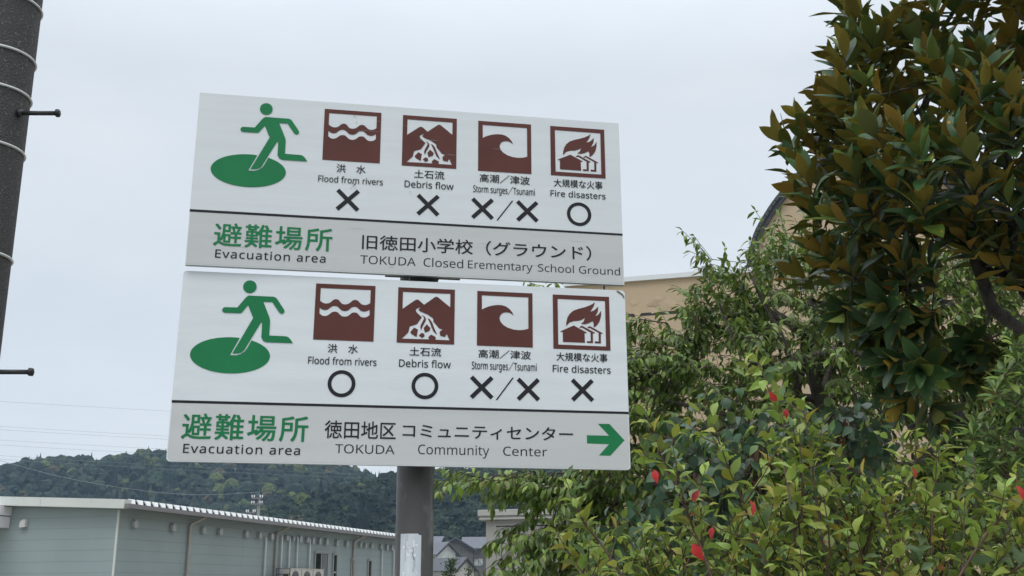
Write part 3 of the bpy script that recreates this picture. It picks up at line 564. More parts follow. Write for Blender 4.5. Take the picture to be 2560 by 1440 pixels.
# ------------------------------------------------------------------ houses beyond
def house(name, label, apex, yaw, wid, lng, eave_drop, gable_w, m_w, m_r, wins, ov=.5, thick=.14):
    # gable end at the apex, ridge running back along yaw; wid = half width of the gable wall
    o = Vector((apex.x, apex.y, 0)); r = Vector((cos(yaw), sin(yaw), 0)); g = Vector((sin(yaw), -cos(yaw), 0))
    if g.y > 0: g = -g
    side = Vector((-r.y, r.x, 0)); zr = apex.z; ze = zr - eave_drop
    b = empty(name, o, label, 'house')
    mb = MB(); pts = [o - side * wid, o + side * wid, o + side * wid + Z3 * ze, o + Z3 * (zr - .12), o - side * wid + Z3 * ze]
    mb.poly(pts, r, lng); wl = mb.build('wall', m_w, b)
    mb = MB(); sl2 = eave_drop / wid
    for sg in (1, -1):
        a = o - r * ov + Z3 * zr; e = o - r * ov + side * sg * (wid + ov) + Z3 * (zr - sl2 * (wid + ov)); L2 = r * (lng + 2 * ov)
        mb.hexa([a, e, e + L2, a + L2, a + Z3 * thick, e + Z3 * thick, e + L2 + Z3 * thick, a + L2 + Z3 * thick])
    rf = mb.build('roof', m_r, b)
    mb = MB()
    for sg in (1, -1):
        a = o - r * (ov + .03) + Z3 * (zr - .05); e = o - r * (ov + .03) + side * sg * (wid + ov + .02) + Z3 * (zr - .05 - sl2 * (wid + ov))
        mb.hexa([a - Z3 * .2, e - Z3 * .2, e - Z3 * .2 + r * .1, a - Z3 * .2 + r * .1, a, e, e + r * .1, a + r * .1])
    mb.build('barge_board', m_bargeb, rf)
    for face, u, z, w, h in wins:
        q0, ax, nn = (o, side, -r) if face == 'g' else ((o + side * wid * (1 if side.y < 0 else -1)), r, (side if side.y < 0 else -side))
        mb = MB(); mb.box(q0, ax, nn, Z3, u - w / 2, u + w / 2, .0, .06, z, z + h); wo = mb.build('window', m_dframe, b)
        mb = MB(); mb.box(q0, ax, nn, Z3, u - w / 2 + .1, u - .04, .061, .075, z + .1, z + h - .1); mb.box(q0, ax, nn, Z3, u + .04, u + w / 2 - .1, .061, .075, z + .1, z + h - .1); mb.build('pane', m_hglass, wo)
    return b
m_bargeb = mat('dark_barge_board', (.035, .035, .04), .6); m_dframe = mat('black_window_frame', (.03, .03, .032), .5); m_hglass = mat('curtained_glass', (.28, .29, .28), .15, .5, 1.2)
m_hw = mat('white_plaster', (.60, .61, .59), .85, .04, 1); m_hg = mat('grey_plaster', (.12, .113, .107), .85, .05, 1); m_hc = mat('cream_plaster', (.48, .46, .42), .85, .05, 1)
m_hr = mat('grey_tiled_roof', (.10, .105, .125), .45, .1, 3, .2); m_hr2 = mat('slate_tiled_roof', (.065, .068, .078), .5, .1, 3, .2)
house('white_house', 'white plastered house with a pale grey tiled roof just right of the sign post', at(1116, 1357, 200), rad(136), 2.3, 9, 1.75, 0, m_hw, m_hr, [('e', 1.4, 4.9, 1.7, 2.1), ('e', 4.2, 4.9, 1.7, 2.1)], ov=.8, thick=.2)
house('grey_house', 'dark grey house with a wide gable behind the white house', at(1138.5, 1345, 212), rad(97), 3.5, 11, 2.1, 0, m_hg, m_hr, [('g', -2.3, 6.0, .5, 1.6)], ov=.7, thick=.2)
house('long_roofed_house', 'grey house with a long tiled roof and a curtained window beside the shed', at(1164, 1345, 216), rad(-3), 3.3, 14, 1.9, 0, m_hg, m_hr, [('e', 2.9, 5.6, 1.9, 1.6)], ov=.7, thick=.2)
house('storehouse', 'low cream storehouse with a slate gable roof and a garden pine before it', at(1162, 1395, 150), rad(143), 2.0, 6.5, 1.45, 0, m_hc, m_hr2, [('g', .5, 2.0, .55, .9), ('e', 3.4, 2.3, 1.4, .9), ('e', 3.4, 1.2, 1.4, .7)], ov=.5, thick=.12)
house('distant_house', 'farthest house, only its pale roof showing behind the white house', at(1105, 1342, 240), rad(170), 3.2, 8, 1.6, 0, m_hg, m_hr, [])

# ------------------------------------------------------------------ utility poles
m_sheet = mat('speckled_pole_sheet', (.062, .058, .055), .7, 0, 85, 1.0, bscale=120, col2=(.21, .20, .19), lo=.6, hi=.72, spec=.35)
m_bandw = mat('stainless_band', (.62, .62, .60), .35, metal=.5); m_bolt = mat('black_step_bolt', (.018, .017, .017), .45, .2, 30)
r_ = .165; e0, e1 = at(83, 0, 4.5), at(-8, 736, 4.5)
dx = (e1 - e0) / (e1.z - e0.z)
edge_at = lambda z: e0 + dx * (z - e0.z)
axis = lambda z: edge_at(z) + Vector((-r_ - (3.5 - z) * .0045, .06, 0))
rad_at = lambda z: r_ + (3.5 - z) * .0045
b = empty('utility_pole', axis(0), 'dark sheathed concrete utility pole with pale wire bands cut by the left edge', 'utility pole')
mb = MB(); zs = [-.3, 1, 2, 3, 4, 5, 6.5, 8]; mb.tube([axis(z) for z in zs], [rad_at(z) for z in zs], 48); pl = mb.build('pole_shaft', m_sheet, b)
for px, py in ((83, 3), (66, 135), (57, 228), (43, 367), (10, 634)):
    z = at(px, py, 4.5).z; mb = MB(); c = axis(z); q = rad_at(z) + .003
    mb.tube([c + Vector((q * cos(a), q * sin(a), 0)) for a in np.linspace(0, 2 * pi, 41)], .0068, 6, False); mb.build('wire_band', m_bandw, pl)
for px, py in ((45, 281), (-22, 928)):
    tip = at(px + 100, py + 2, 4.5); z = tip.z; c = axis(z); st = Vector((c.x + rad_at(z) - .01, tip.y, z + .002))
    mb = MB(); mb.tube([st, tip], .0108, 12); sb = mb.build('step_bolt', m_bolt, b)
    u = (tip - st).normalized(); mb = MB(); mb.tube([tip - u * .012, tip - u * .009, tip + u * .006, tip + u * .009], [.013, .019, .019, .013], 6); mb.build('bolt_head', m_bolt, sb)
    mb = MB(); mb.tube([st + u * .005, st + u * .026], .0185, 8); mb.build('nut', m_bolt, sb)
c = at(649, 1226, 75); m_far = mat('grey_concrete_pole', (.20, .20, .20), .8); m_ins = mat('white_porcelain', (.80, .80, .80), .25)
b = empty('utility_pole', (c.x, c.y, 0), 'distant utility pole with white insulators rising behind the grey building roof', 'utility pole')
mb = MB(); mb.tube([(c.x, c.y, -.2), (c.x, c.y, c.z - .6)], [.16, .10], 12); mb.tube([(c.x, c.y, c.z - .6), (c.x, c.y, c.z)], [.03, .015], 8); mb.build('pole_shaft', m_far, b)
for dz, hw in ((-.55, .38), (-.95, .38), (-1.55, .32)):
    mb = MB(); mb.box(Vector((c.x - (.1 if dz > -1.2 else .5), c.y - .16, c.z + dz)), X3, Y3, Z3, -hw, hw, -.04, .04, -.04, .04); ca = mb.build('crossarm', m_far, b)
    for k in (-.95, -.55, .55, .95):
        mb = MB(); p = Vector((c.x - (.1 if dz > -1.2 else .5) + hw * k, c.y - .16, c.z + dz + .05)); mb.tube([p, p + Z3 * .05, p + Z3 * .09, p + Z3 * .16], [.02, .055, .03, .05], 8)
        mb.build('insulator', m_ins, ca)
# ------------------------------------------------------------------ overhead wires
m_wire = mat('aged_conductor', (.24, .25, .26), .6, metal=.2); m_wire2 = mat('pale_service_cable', (.30, .33, .34), .6)
def wire(px, rr, label, m, sag=0, group='transmission wires over the hill'):
    pts = [at(*p) for p in px]; a, bq = pts[0], pts[-1]
    if len(pts) == 2: pts = [a + (bq - a) * t - Z3 * sag * 4 * t * (1 - t) for t in np.linspace(0, 1, 25)]
    mb = MB(); mb.tube(pts, rr, 5); tag(mb.build('overhead_wire', m), label, 'wire', group)
Yw = 260
for (y0, y1, lb) in ((1010, 1049, 'topmost thin wire alone in the pale sky left of the sign'), (1072, 1112, 'upper wire of the close pair left of the sign'), (1080, 1120, 'lower wire of the close pair left of the sign'),
                     (1108, 1143, 'wire just above the hill crest, next below the close pair'), (1120, 1156, 'wire that meets the treetops at the notch in the crest'), (1145, 1185, 'short visible wire above the crest at the far left'), (1153, 1195, 'lowest wire, meeting the crest at the left edge')):
    wire([(-500, y0 - 40, Yw - 40), (900, y1, Yw + 40)], .024, lb, m_wire, .6)
wire([(-200, 1100, 52), (-40, 1140, 56), (60, 1168, 59), (130, 1187, 62), (210, 1204, 65), (300, 1219, 67.5), (390, 1231, 70), (480, 1237, 72), (560, 1236, 73.5), (645, 1230, 75)], .011, 'pale cable sagging across the dark hill to the distant pole', m_wire2, group='service cables')
# ------------------------------------------------------------------ wooded hills
from mathutils import noise
def interp(pts, x): xs, ys = zip(*pts); return np.interp(x, xs, ys)
def ridge(px, Y):
    P_ = [at(x, y, Y) for x, y in px]; return [(p.x, p.z) for p in P_]
farR = ridge([(-900, 1246), (-400, 1226), (-100, 1216), (0, 1207), (40, 1194), (85, 1185), (110, 1173), (150, 1172), (190, 1169), (230, 1167), (270, 1172), (286, 1182), (303, 1172), (315, 1162), (330, 1153), (375, 1145), (450, 1142), (560, 1150), (700, 1162), (800, 1172), (878, 1190), (926, 1208), (952, 1220), (1100, 1262), (1400, 1322)], 650)
nearR = ridge([(-600, 1426), (300, 1371), (640, 1311), (800, 1261), (940, 1225), (1000, 1210), (1100, 1198), (1250, 1181), (1420, 1176), (2000, 1166), (2700, 1186), (3600, 1246)], 430)
def height(kind, x, y):
    if kind == 'far': R0, Y0, f0, bk = farR, 650., 250., 300.
    else: R0, Y0, f0, bk = nearR, 430., 170., 200.
    h = interp(R0, x); t = np.clip(np.where(y < Y0, (Y0 - y) / f0, (y - Y0) / bk), 0, 1)
    return h * (1 - t * t * (3 - 2 * t)) * (1 + .0 * x)
def rug(kind, x, y):
    k = 0 if kind == 'far' else 50
    return np.array([8 * noise.noise((a * .018 + k, b_ * .018, 1.3)) + 3 * noise.noise((a * .06 + k, b_ * .06, 4.)) for a, b_ in zip(np.ravel(x), np.ravel(y))]).reshape(np.shape(x))
m_hill = mat('hill_undergrowth', (.018, .028, .012), .95, .3, .05)
def ico(sub):
    bm = bmesh.new(); bmesh.ops.create_icosphere(bm, subdivisions=sub, radius=1); bm.verts.ensure_lookup_table()
    v = np.array([q.co[:] for q in bm.verts]); f = np.array([[q.index for q in p.verts] for p in bm.faces]); bm.free(); return v, f
VS, FS, CS = [], [], []; nv = 0; rng = np.random.default_rng(7)
I3 = ico(3); I2 = ico(2)
protos = []
for k in range(10):
    v, f = I3 if k < 5 else I2; r = np.array([1 + .30 * noise.noise(Vector(p) * 2.2 + Vector((k * 7, 0, 0))) + .42 * noise.noise(Vector(p) * 5.5 + Vector((k * 7, 3, 0))) + .25 * noise.noise(Vector(p) * 11 + Vector((k, 9, 0))) for p in v])
    protos.append((v * r[:, None], f))
coni = []
for k in range(4):                                    # pointed cedars
    v, f = I2; r = np.array([1 + .35 * noise.noise(Vector(p) * 6 + Vector((k * 5, 1, 2))) for p in v]); w = v * r[:, None]
    tz = (w[:, 2] + 1) / 2; w[:, 0] *= np.clip(1.05 - tz, .04, 1) * 1.0; w[:, 1] *= np.clip(1.05 - tz, .04, 1) * 1.0; w[:, 2] *= 1.55; coni.append((w, f))
for kind in ('far', 'near'):
    if kind == 'far': x0, x1, ya, yb = -330, 170, 405, 720
    else: x0, x1, ya, yb = -170, 330, 262, 480
    nx, ny = 90, 40; X, Y = np.meshgrid(np.linspace(x0 - 40, x1 + 40, nx), np.linspace(ya - 40, yb + 120, ny)); Zh = height(kind, X, Y) - 1.5
    mb = MB(); mb.add(np.stack([X, Y, Zh], -1).reshape(-1, 3).tolist(), [(j * nx + i, j * nx + i + 1, (j + 1) * nx + i + 1, (j + 1) * nx + i) for j in range(ny - 1) for i in range(nx - 1)], 0, True)
    tag(mb.build('hill', m_hill), kind='structure')
    sp = 5.4 if kind == 'far' else 4.7
    gx, gy = np.meshgrid(np.arange(x0, x1, sp), np.arange(ya, yb - (50 if kind == 'far' else 35), sp)); gx = gx.ravel() + rng.uniform(-.45, .45, gx.size) * sp; gy = gy.ravel() + rng.uniform(-.45, .45, gy.size) * sp
    H = height(kind, gx, gy); rg = rug(kind, gx, gy)
    hs = np.array([noise.noise((a * .012, b_ * .012, 9.)) for a, b_ in zip(gx, gy)])
    Yr = 650 if kind == 'far' else 430
    for x, y, z, q, hh in zip(gx, gy, H, rg, hs):
        ridge_near = abs(y - Yr) < 18
        if ridge_near: q = min(q, 0) * .3 + rng.uniform(-1.0, .6)
        cedar = rng.random() < (.42 if hh > .12 else .10)
        s = rng.choice([rng.uniform(1.5, 2.4), rng.uniform(2.2, 3.5), rng.uniform(3.2, 4.8)]) * (1 if kind == 'far' else .95)
        v, f = coni[rng.integers(4)] if cedar else protos[rng.integers(5) if kind == 'near' else 5 + rng.integers(5)]
        a = rng.uniform(0, 2 * pi); ca, sa = cos(a), sin(a)
        sc = np.array([s * .7, s * .7, s * rng.uniform(1.0, 1.35)]) if cedar else np.array([s, s, s * rng.uniform(.75, 1.05)])
        w = v * sc; w = np.stack([w[:, 0] * ca - w[:, 1] * sa, w[:, 0] * sa + w[:, 1] * ca, w[:, 2]], 1) + [x, y, z + q * .55 + (1.0 if not cedar else .5)]
        VS.append(w); FS.append(f + nv); nv += len(w)
        base = np.array([.013, .022, .015]) if cedar else np.array([.019, .030, .016])
        c = base * rng.uniform(.6, 1.4) * (1 + .9 * np.clip(noise.noise((x * .03, y * .03, 3.)), -.45, .6)); u = rng.random()
        if u > .93: c = np.array([.085, .105, .03]) * rng.uniform(.7, 1.1)
        elif u > .90: c = np.array([.075, .062, .035])
        CS.append(np.tile(np.append(c, 1), (len(w), 1)))
V = np.concatenate(VS); Fq = np.concatenate(FS); Cc = np.concatenate(CS)
me = bpy.data.meshes.new('forest'); me.from_pydata(V, [], Fq)
at_ = me.attributes.new('tint', 'FLOAT_COLOR', 'POINT'); at_.data.foreach_set('color', Cc.astype(np.float32).ravel())
fm = bpy.data.materials.new('forest_foliage'); fm.use_nodes = True; t = fm.node_tree; bs = t.nodes['Principled BSDF']; bs.inputs['Roughness'].default_value = .85; bs.inputs['Specular IOR Level'].default_value = .2
a_ = t.nodes.new('ShaderNodeAttribute'); a_.attribute_name = 'tint'; tcc = t.nodes.new('ShaderNodeTexCoord'); n1 = t.nodes.new('ShaderNodeTexNoise'); n1.inputs['Scale'].default_value = .9; n1.inputs['Detail'].default_value = 6
r1 = t.nodes.new('ShaderNodeValToRGB'); r1.color_ramp.elements[0].position = .35; r1.color_ramp.elements[1].position = .68; r1.color_ramp.elements[0].color = (.35, .38, .4, 1); r1.color_ramp.elements[1].color = (1.5, 1.5, 1.35, 1)
mmx = t.nodes.new('ShaderNodeMix'); mmx.data_type = 'RGBA'; mmx.blend_type = 'MULTIPLY'; mmx.inputs['Factor'].default_value = 1
t.links.new(tcc.outputs['Object'], n1.inputs['Vector']); t.links.new(n1.outputs['Fac'], r1.inputs[0]); t.links.new(a_.outputs['Color'], mmx.inputs['A']); t.links.new(r1.outputs[0], mmx.inputs['B']); t.links.new(mmx.outputs['Result'], bs.inputs['Base Color'])
bp = t.nodes.new('ShaderNodeBump'); bp.inputs['Strength'].default_value = 1; bp.inputs['Distance'].default_value = .8; t.links.new(n1.outputs['Fac'], bp.inputs['Height']); t.links.new(bp.outputs[0], bs.inputs['Normal'])
fo = link('forest', me, None, fm); tag(fo, 'dense dark green woodland covering the hills', 'forest', kind='stuff')
# ------------------------------------------------------------------ trees and shrubs
def unit(v): return v / np.maximum(np.linalg.norm(v, axis=-1, keepdims=True), 1e-9)
def proto_leaf(prof, seg=4, curl=.18, fold=.18, wave=0.0):
    # midrib along x (0..1), half width from the profile, folded about the midrib and curled downwards
    u = np.linspace(0, 1, seg + 1); w = np.interp(u, *zip(*prof)); v = []
    for i, (a, b_) in enumerate(zip(u, w)):
        zc = -curl * a * a
        for s in (-1, 0, 1): v.append((a, s * b_, zc + fold * abs(s) * b_ + (wave * b_ * sin(a * 9 + s * 2) if s else 0)))
    f = []
    for i in range(seg):
        k = 3 * i; f += [(k, k + 1, k + 4, k + 3), (k + 1, k + 2, k + 5, k + 4)]
    return np.array(v), np.array(f)
def scatter(name, prt, P, A, Nn, Sz, C, m, parent, under=None, smooth_=True):
    v, f = prt; P, A, Nn, C = (np.asarray(q, float) for q in (P, A, Nn, C)); Sz = np.asarray(Sz, float)
    A = unit(A); B = unit(np.cross(Nn, A)); Nn = np.cross(A, B)
    rk = np.random.default_rng(len(P)); K = rk.uniform(.2, 2.1, (len(P), 1, 1)); Wd = rk.uniform(.8, 1.2, (len(P), 1, 1))
    V = P[:, None] + Sz[:, None, None] * (v[None, :, 0:1] * A[:, None] + v[None, :, 1:2] * Wd * B[:, None] + v[None, :, 2:3] * K * Nn[:, None])
    n, k = V.shape[:2]; F = (f[None] + (np.arange(n) * k)[:, None, None]).reshape(-1, 4); VV = V.reshape(-1, 3); CC = np.repeat(C, k, 0); mi = np.zeros(len(F), int); mats = [m]
    if under is not None:                             # the leaf's underside is a skin of its own
        V2 = (V - .0012 * Nn[:, None]).reshape(-1, 3); F = np.concatenate([F, F[:, ::-1] + len(VV)]); VV = np.concatenate([VV, V2]); CC = np.concatenate([CC, np.repeat(under[1], k, 0)]); mi = np.concatenate([mi, np.ones(len(mi), int)]); mats.append(under[0])
    me = bpy.data.meshes.new(name); me.from_pydata(VV, [], F)
    a = me.attributes.new('tint', 'FLOAT_COLOR', 'POINT'); a.data.foreach_set('color', np.concatenate([CC, np.ones((len(CC), 1))], 1).astype(np.float32).ravel())
    me.polygons.foreach_set('material_index', mi.astype(np.int32)); me.polygons.foreach_set('use_smooth', np.ones(len(F), bool))
    return put(link(name, me, None, mats), parent)

def inside(poly, x, y):
    poly = np.asarray(poly, float); r = np.zeros(x.shape, bool); d = np.full(x.shape, 1e9)
    for (ax, ay), (bx, by) in zip(poly, np.roll(poly, -1, 0)):
        c = ((ay > y) != (by > y)) & (x < (bx - ax) * (y - ay) / (by - ay + 1e-12) + ax); r ^= c
        t = np.clip(((x - ax) * (bx - ax) + (y - ay) * (by - ay)) / ((bx - ax) ** 2 + (by - ay) ** 2 + 1e-9), 0, 1)
        d = np.minimum(d, np.hypot(x - ax - t * (bx - ax), y - ay - t * (by - ay)))
    return r, d
def fill(polys, Y0, thick, n, rng, dr=160., mind=0.0, holes=()):
    # points spread through a rounded volume with this outline; thickest in its middle
    out = []
    allp = np.concatenate([np.asarray(p, float) for p in polys]); lo_, hi_ = allp.min(0), allp.max(0); tries = 0
    while len(out) < n and tries < 400:
        tries += 1; q = rng.uniform(lo_, hi_, (800, 2)); ok = np.zeros(800, bool); dd = np.zeros(800)
        for p in polys: i, d = inside(p, q[:, 0], q[:, 1]); ok |= i; dd = np.maximum(dd, np.where(i, d, 0))
        for p, pr in holes: i, _ = inside(p, q[:, 0], q[:, 1]); ok &= ~(i & (rng.random(800) < pr))
        for (x, y), d in zip(q[ok], dd[ok]):
            Y = Y0 + thick * math.sqrt(min(1, d / dr)) * rng.uniform(-1, 1); p = np.array(at(x, y, Y))
            if mind and out and np.min(np.linalg.norm(np.array(out[-400:]) - p, axis=1)) < mind: continue
            out.append(p)
            if len(out) >= n: break
    return np.array(out)

def skeleton(trunk, targets, rng, step=.25, wob=.06, sag=0.0, back=.35):
    # every shoot grows from the nearest wood already there; returns nodes, parents, tip index per target
    nodes = [np.array(p, float) for p in trunk]; par = [-1] + list(range(len(trunk) - 1)); tips = []
    root = nodes[min(len(trunk) - 1, max(1, len(trunk) * 2 // 3))]
    order = np.argsort(np.linalg.norm(targets - nodes[len(trunk) - 1], axis=1)); tips = [0] * len(targets)
    arr = np.zeros((60000, 3)); arr[:len(nodes)] = nodes; cnt = len(nodes); depth = [0.0] * cnt
    for i in range(1, cnt): depth[i] = depth[i - 1] + np.linalg.norm(nodes[i] - nodes[i - 1])
    dep = np.zeros(60000); dep[:cnt] = depth
    first = max(1, len(trunk) // 2)
    for t in order:
        p = targets[t]; d = np.linalg.norm(arr[first:cnt] - p, axis=1) + back * .15 * dep[first:cnt] * .5
        j = first + int(np.argmin(d)); a = arr[j].copy(); L_ = np.linalg.norm(p - a); k = max(1, int(L_ / step)); pr = j
        off = rng.normal(0, wob, 3) * L_
        for i in range(1, k + 1):
            u = i / k; q = a + (p - a) * u + off * math.sin(pi * u) + np.array([0, 0, -sag * L_ * math.sin(pi * u)])
            if i < k: q = q + rng.normal(0, .012, 3) * min(1, L_)
            arr[cnt] = q; par.append(pr); dep[cnt] = dep[pr] + L_ / k; pr = cnt; cnt += 1
        tips[t] = pr
    return arr[:cnt], par, tips
def wood(mb, nodes, par, r_tip, r_base, ex=2.3, sides=6, rmin=0.0):
    n = len(nodes); ch = [[] for _ in range(n)]; acc = np.zeros(n)
    for i, p in enumerate(par):
        if p >= 0: ch[p].append(i)
    for i in range(n - 1, -1, -1):
        if not ch[i]: acc[i] = r_tip ** ex
        if par[i] >= 0: acc[par[i]] += acc[i]
    r = acc ** (1 / ex); k = r_base / r[0]; r = np.maximum(r_tip, r * np.where(r > r_tip * 3, min(k, 3), 1)); r = np.minimum(r, r_base)
    st = [(0, None)]
    while st:
        i, frm = st.pop(); pts = [] if frm is None else [nodes[frm]]; rs = [] if frm is None else [min(r[frm], r[i] * 1.25)]
        while True:
            pts.append(nodes[i]); rs.append(r[i])
            if not ch[i]: break
            c = sorted(ch[i], key=lambda q: -acc[q])
            for q in c[1:]: st.append((q, i))
            i = c[0]
        if len(pts) > 1 and max(rs) >= rmin: mb.tube([Vector(p) for p in pts], [float(q) for q in rs], sides if max(rs) > .012 else 4, False)
def vary(rng, base, n, amt=.25, hue=.12):
    b = np.asarray(base)[None] * rng.uniform(1 - amt, 1 + amt, (n, 1)); return b * rng.uniform(1 - hue, 1 + hue, (n, 3))

m_bark = mat('dark_bark', (.035, .030, .026), .85, 0, 14, .8, bscale=60, col2=(.095, .085, .075), stretch=(1, 1, .35))
m_cbark = mat('cherry_bark', (.045, .036, .030), .8, 0, 10, .6, bscale=50, col2=(.10, .085, .07))
m_twig = mat('reddish_twig', (.085, .040, .025), .6, .3, 30); m_btwig = mat('brown_twig', (.11, .075, .045), .7, .25, 30)

# --- broad-leaved evergreen with rusty leaf undersides (right)
def magnolia():
    rng = np.random.default_rng(21); Y0 = 5.5
    crown = [(2080, 20), (2135, 30), (2175, 110), (2250, 130), (2330, 60), (2360, -60), (2420, -260), (2600, -420), (2900, -480), (3200, -300), (3300, 100), (3250, 500), (3050, 700), (2800, 720), (2640, 760), (2540, 700), (2480, 650), (2400, 650), (2330, 720), (2260, 800), (2200, 790), (2130, 740), (2080, 690), (2100, 560), (2080, 450), (2035, 380), (2070, 320), (2090, 250), (2110, 170)]
    low = [(2180, 700), (2330, 720), (2400, 800), (2360, 960), (2330, 1010), (2250, 960), (2190, 860)]
    low2 = [(2420, 850), (2520, 860), (2500, 930), (2420, 930)]
    T = fill([crown], Y0, 1.15, 620, rng, 220., .10)
    T = np.concatenate([T, fill([low], Y0 - .2, .35, 15, rng, 90., .12), fill([low2], Y0, .3, 7, rng, 60., .09)])
    edge = [(1972, 352), (1985, 420), (2030, 300), (2085, 345), (2150, 60), (2205, 85), (2262, 60), (2120, 235), (2095, 290), (2150, 180), (2020, 470), (2040, 545), (2010, 690), (2065, 640), (2025, 500), (2100, 150), (2210, 150), (2330, 30), (2380, -10), (2060, 255), (2240, 490), (2245, 520), (2300, 640), (2290, 900), (2310, 985), (2200, 890), (2110, 740), (2250, 745), (2110, 430), (2150, 410), (2180, 460), (2140, 500), (2200, 420), (2170, 520), (2125, 545)]
    T = np.concatenate([T, np.array([at(x + 14, y + 22, Y0 - .25 + .3 * rng.uniform(-1, 1)) for x, y in edge])])
    base = at(2700, 1400, Y0 + .55); fork = at(2565, 835, Y0 + .3)
    b = empty('evergreen_magnolia', (base.x, base.y, 0), 'tall glossy evergreen tree with rusty leaf undersides filling the upper right', 'tree')
    tr = [(base.x, base.y, -.2), (base.x - .02, base.y, .6), (base.x - .06, base.y - .02, 1.3), tuple(at(2640, 1010, Y0 + .45)), tuple(fork), tuple(at(2480, 770, Y0 + .15)), tuple(at(2440, 650, Y0)), tuple(at(2445, 480, Y0))]
    nodes, par, tips = skeleton(tr, T, rng, .16, .09, .02)
    mb = MB(); wood(mb, nodes, par, .0042, .036, 2.45, 8)
    for pts, r0 in (([(2600, 905), (2480, 902), (2420, 905), (2370, 885), (2325, 845), (2330, 800)], .021), ([(2600, 1085), (2450, 1070), (2380, 1060), (2310, 1050), (2270, 1070)], .024), ([(2440, 1065), (2400, 1035), (2370, 1015), (2330, 985)], .02), ([(2395, 1050), (2410, 1000), (2385, 930), (2372, 888)], .014), ([(2600, 770), (2560, 730), (2530, 620), (2545, 500), (2600, 380)], .034), ([(2560, 690), (2480, 680), (2440, 650)], .026), ([(2230, 1060), (2262, 960), (2255, 860), (2235, 760), (2225, 700)], .012)):
        mb.tube([at(x, y, Y0 + .05 * k) for k, (x, y) in enumerate(pts)], [r0 * (1 - .12 * i) for i in range(len(pts))], 8, False)
    ctr = np.array(at(2720, 420, Y0 + .1)); P, A, Nn, Sz, old = [], [], [], [], []
    for k, t in enumerate(T):
        tip = nodes[tips[k]]; prev = nodes[par[tips[k]]]; low_ = tip[2] < at(2400, 760, Y0).z
        d = unit(tip - prev) * .35 + unit(tip - ctr) * (.6 if not low_ else .4) + np.array([0, 0, 1.25 if not low_ else .2]) + rng.normal(0, .2, 3); d = unit(d)
        mb.tube([Vector(tip), Vector(tip + d * .05), Vector(tip + d * .10)], [.0042, .004, .003], 5, False)
        e1 = unit(np.cross(d, rng.normal(0, 1, 3))); e2 = np.cross(d, e1); ph = rng.uniform(0, 6.28)
        nl = rng.integers(10, 15)
        for i in range(nl):
            a = ph + i * 2.4; f = i / nl; th = rad(8 + 56 * f + rng.uniform(-9, 9)); o = tip + d * (.10 - .16 * f)
            rad_ = e1 * cos(a) + e2 * sin(a); ax = d * cos(th) + rad_ * sin(th) + np.array([0, 0, -.25 * f]); nn = d * sin(th) - rad_ * cos(th) + np.array([0, 0, .12])
            P.append(o + rad_ * .004); A.append(ax); Nn.append(nn); Sz.append(rng.uniform(.14, .205) * (1.0 if f > .12 else .85)); old.append(f)
    n = len(P); old = np.array(old); rng2 = np.random.default_rng(5)
    top = vary(rng2, (.055, .115, .038), n, .3, .1); yg = rng2.random(n) < .18; top[yg] = vary(rng2, (.13, .19, .035), yg.sum(), .25)
    und = vary(rng2, (.38, .28, .055), n, .25, .1); u2 = rng2.random(n) < .22; und[u2] = vary(rng2, (.52, .33, .06), u2.sum(), .2); u3 = rng2.random(n) < .28; und[u3] = vary(rng2, (.20, .23, .06), u3.sum(), .2)
    mb.build('trunk', m_bark, b)
    lf = proto_leaf([(0, .02), (.12, .075), (.35, .17), (.6, .195), (.82, .13), (.95, .04), (1, .004)], 7, .16, .28, .10)
    scatter('crown', lf, P, A, Nn, Sz, top, leaf_mat('glossy_dark_leaf', .36, .3, .4), b, (leaf_mat('rusty_leaf_underside', .75, .4, .2), und))
magnolia()

# --- cherry tree (middle)
def spray_leaves(rng, P, A, Nn, Sz, Tw, base, d, ln, n, size, droop=.75, spread=.9):
    d = unit(d); side = unit(np.cross(d, [0, 0, 1.0]) + rng.normal(0, .25, 3)); pts = [base]; p = base.copy(); dd = d.copy()
    for i in range(n):
        dd = unit(dd + np.array([0, 0, -.35 / n]) + rng.normal(0, .05, 3)); p = p + dd * (ln / n); pts.append(p.copy()); s = 1 if i % 2 else -1
        ax = dd * .55 + side * s * spread * rng.uniform(.5, 1.1) + np.array([0, 0, -droop * rng.uniform(.35, 1.35)]) + rng.normal(0, .18, 3)
        nn = np.array([0, 0, 1.0]) + side * s * .5 + dd * .5 + rng.normal(0, .3, 3)
        P.append(p + unit(ax) * .012); A.append(ax); Nn.append(nn); Sz.append(size * rng.uniform(.65, 1.15))
    P.append(p); A.append(dd + rng.normal(0, .2, 3) + [0, 0, -.2]); Nn.append(np.array([0, 0, 1.]) + rng.normal(0, .3, 3)); Sz.append(size * .7); Tw.append(pts)
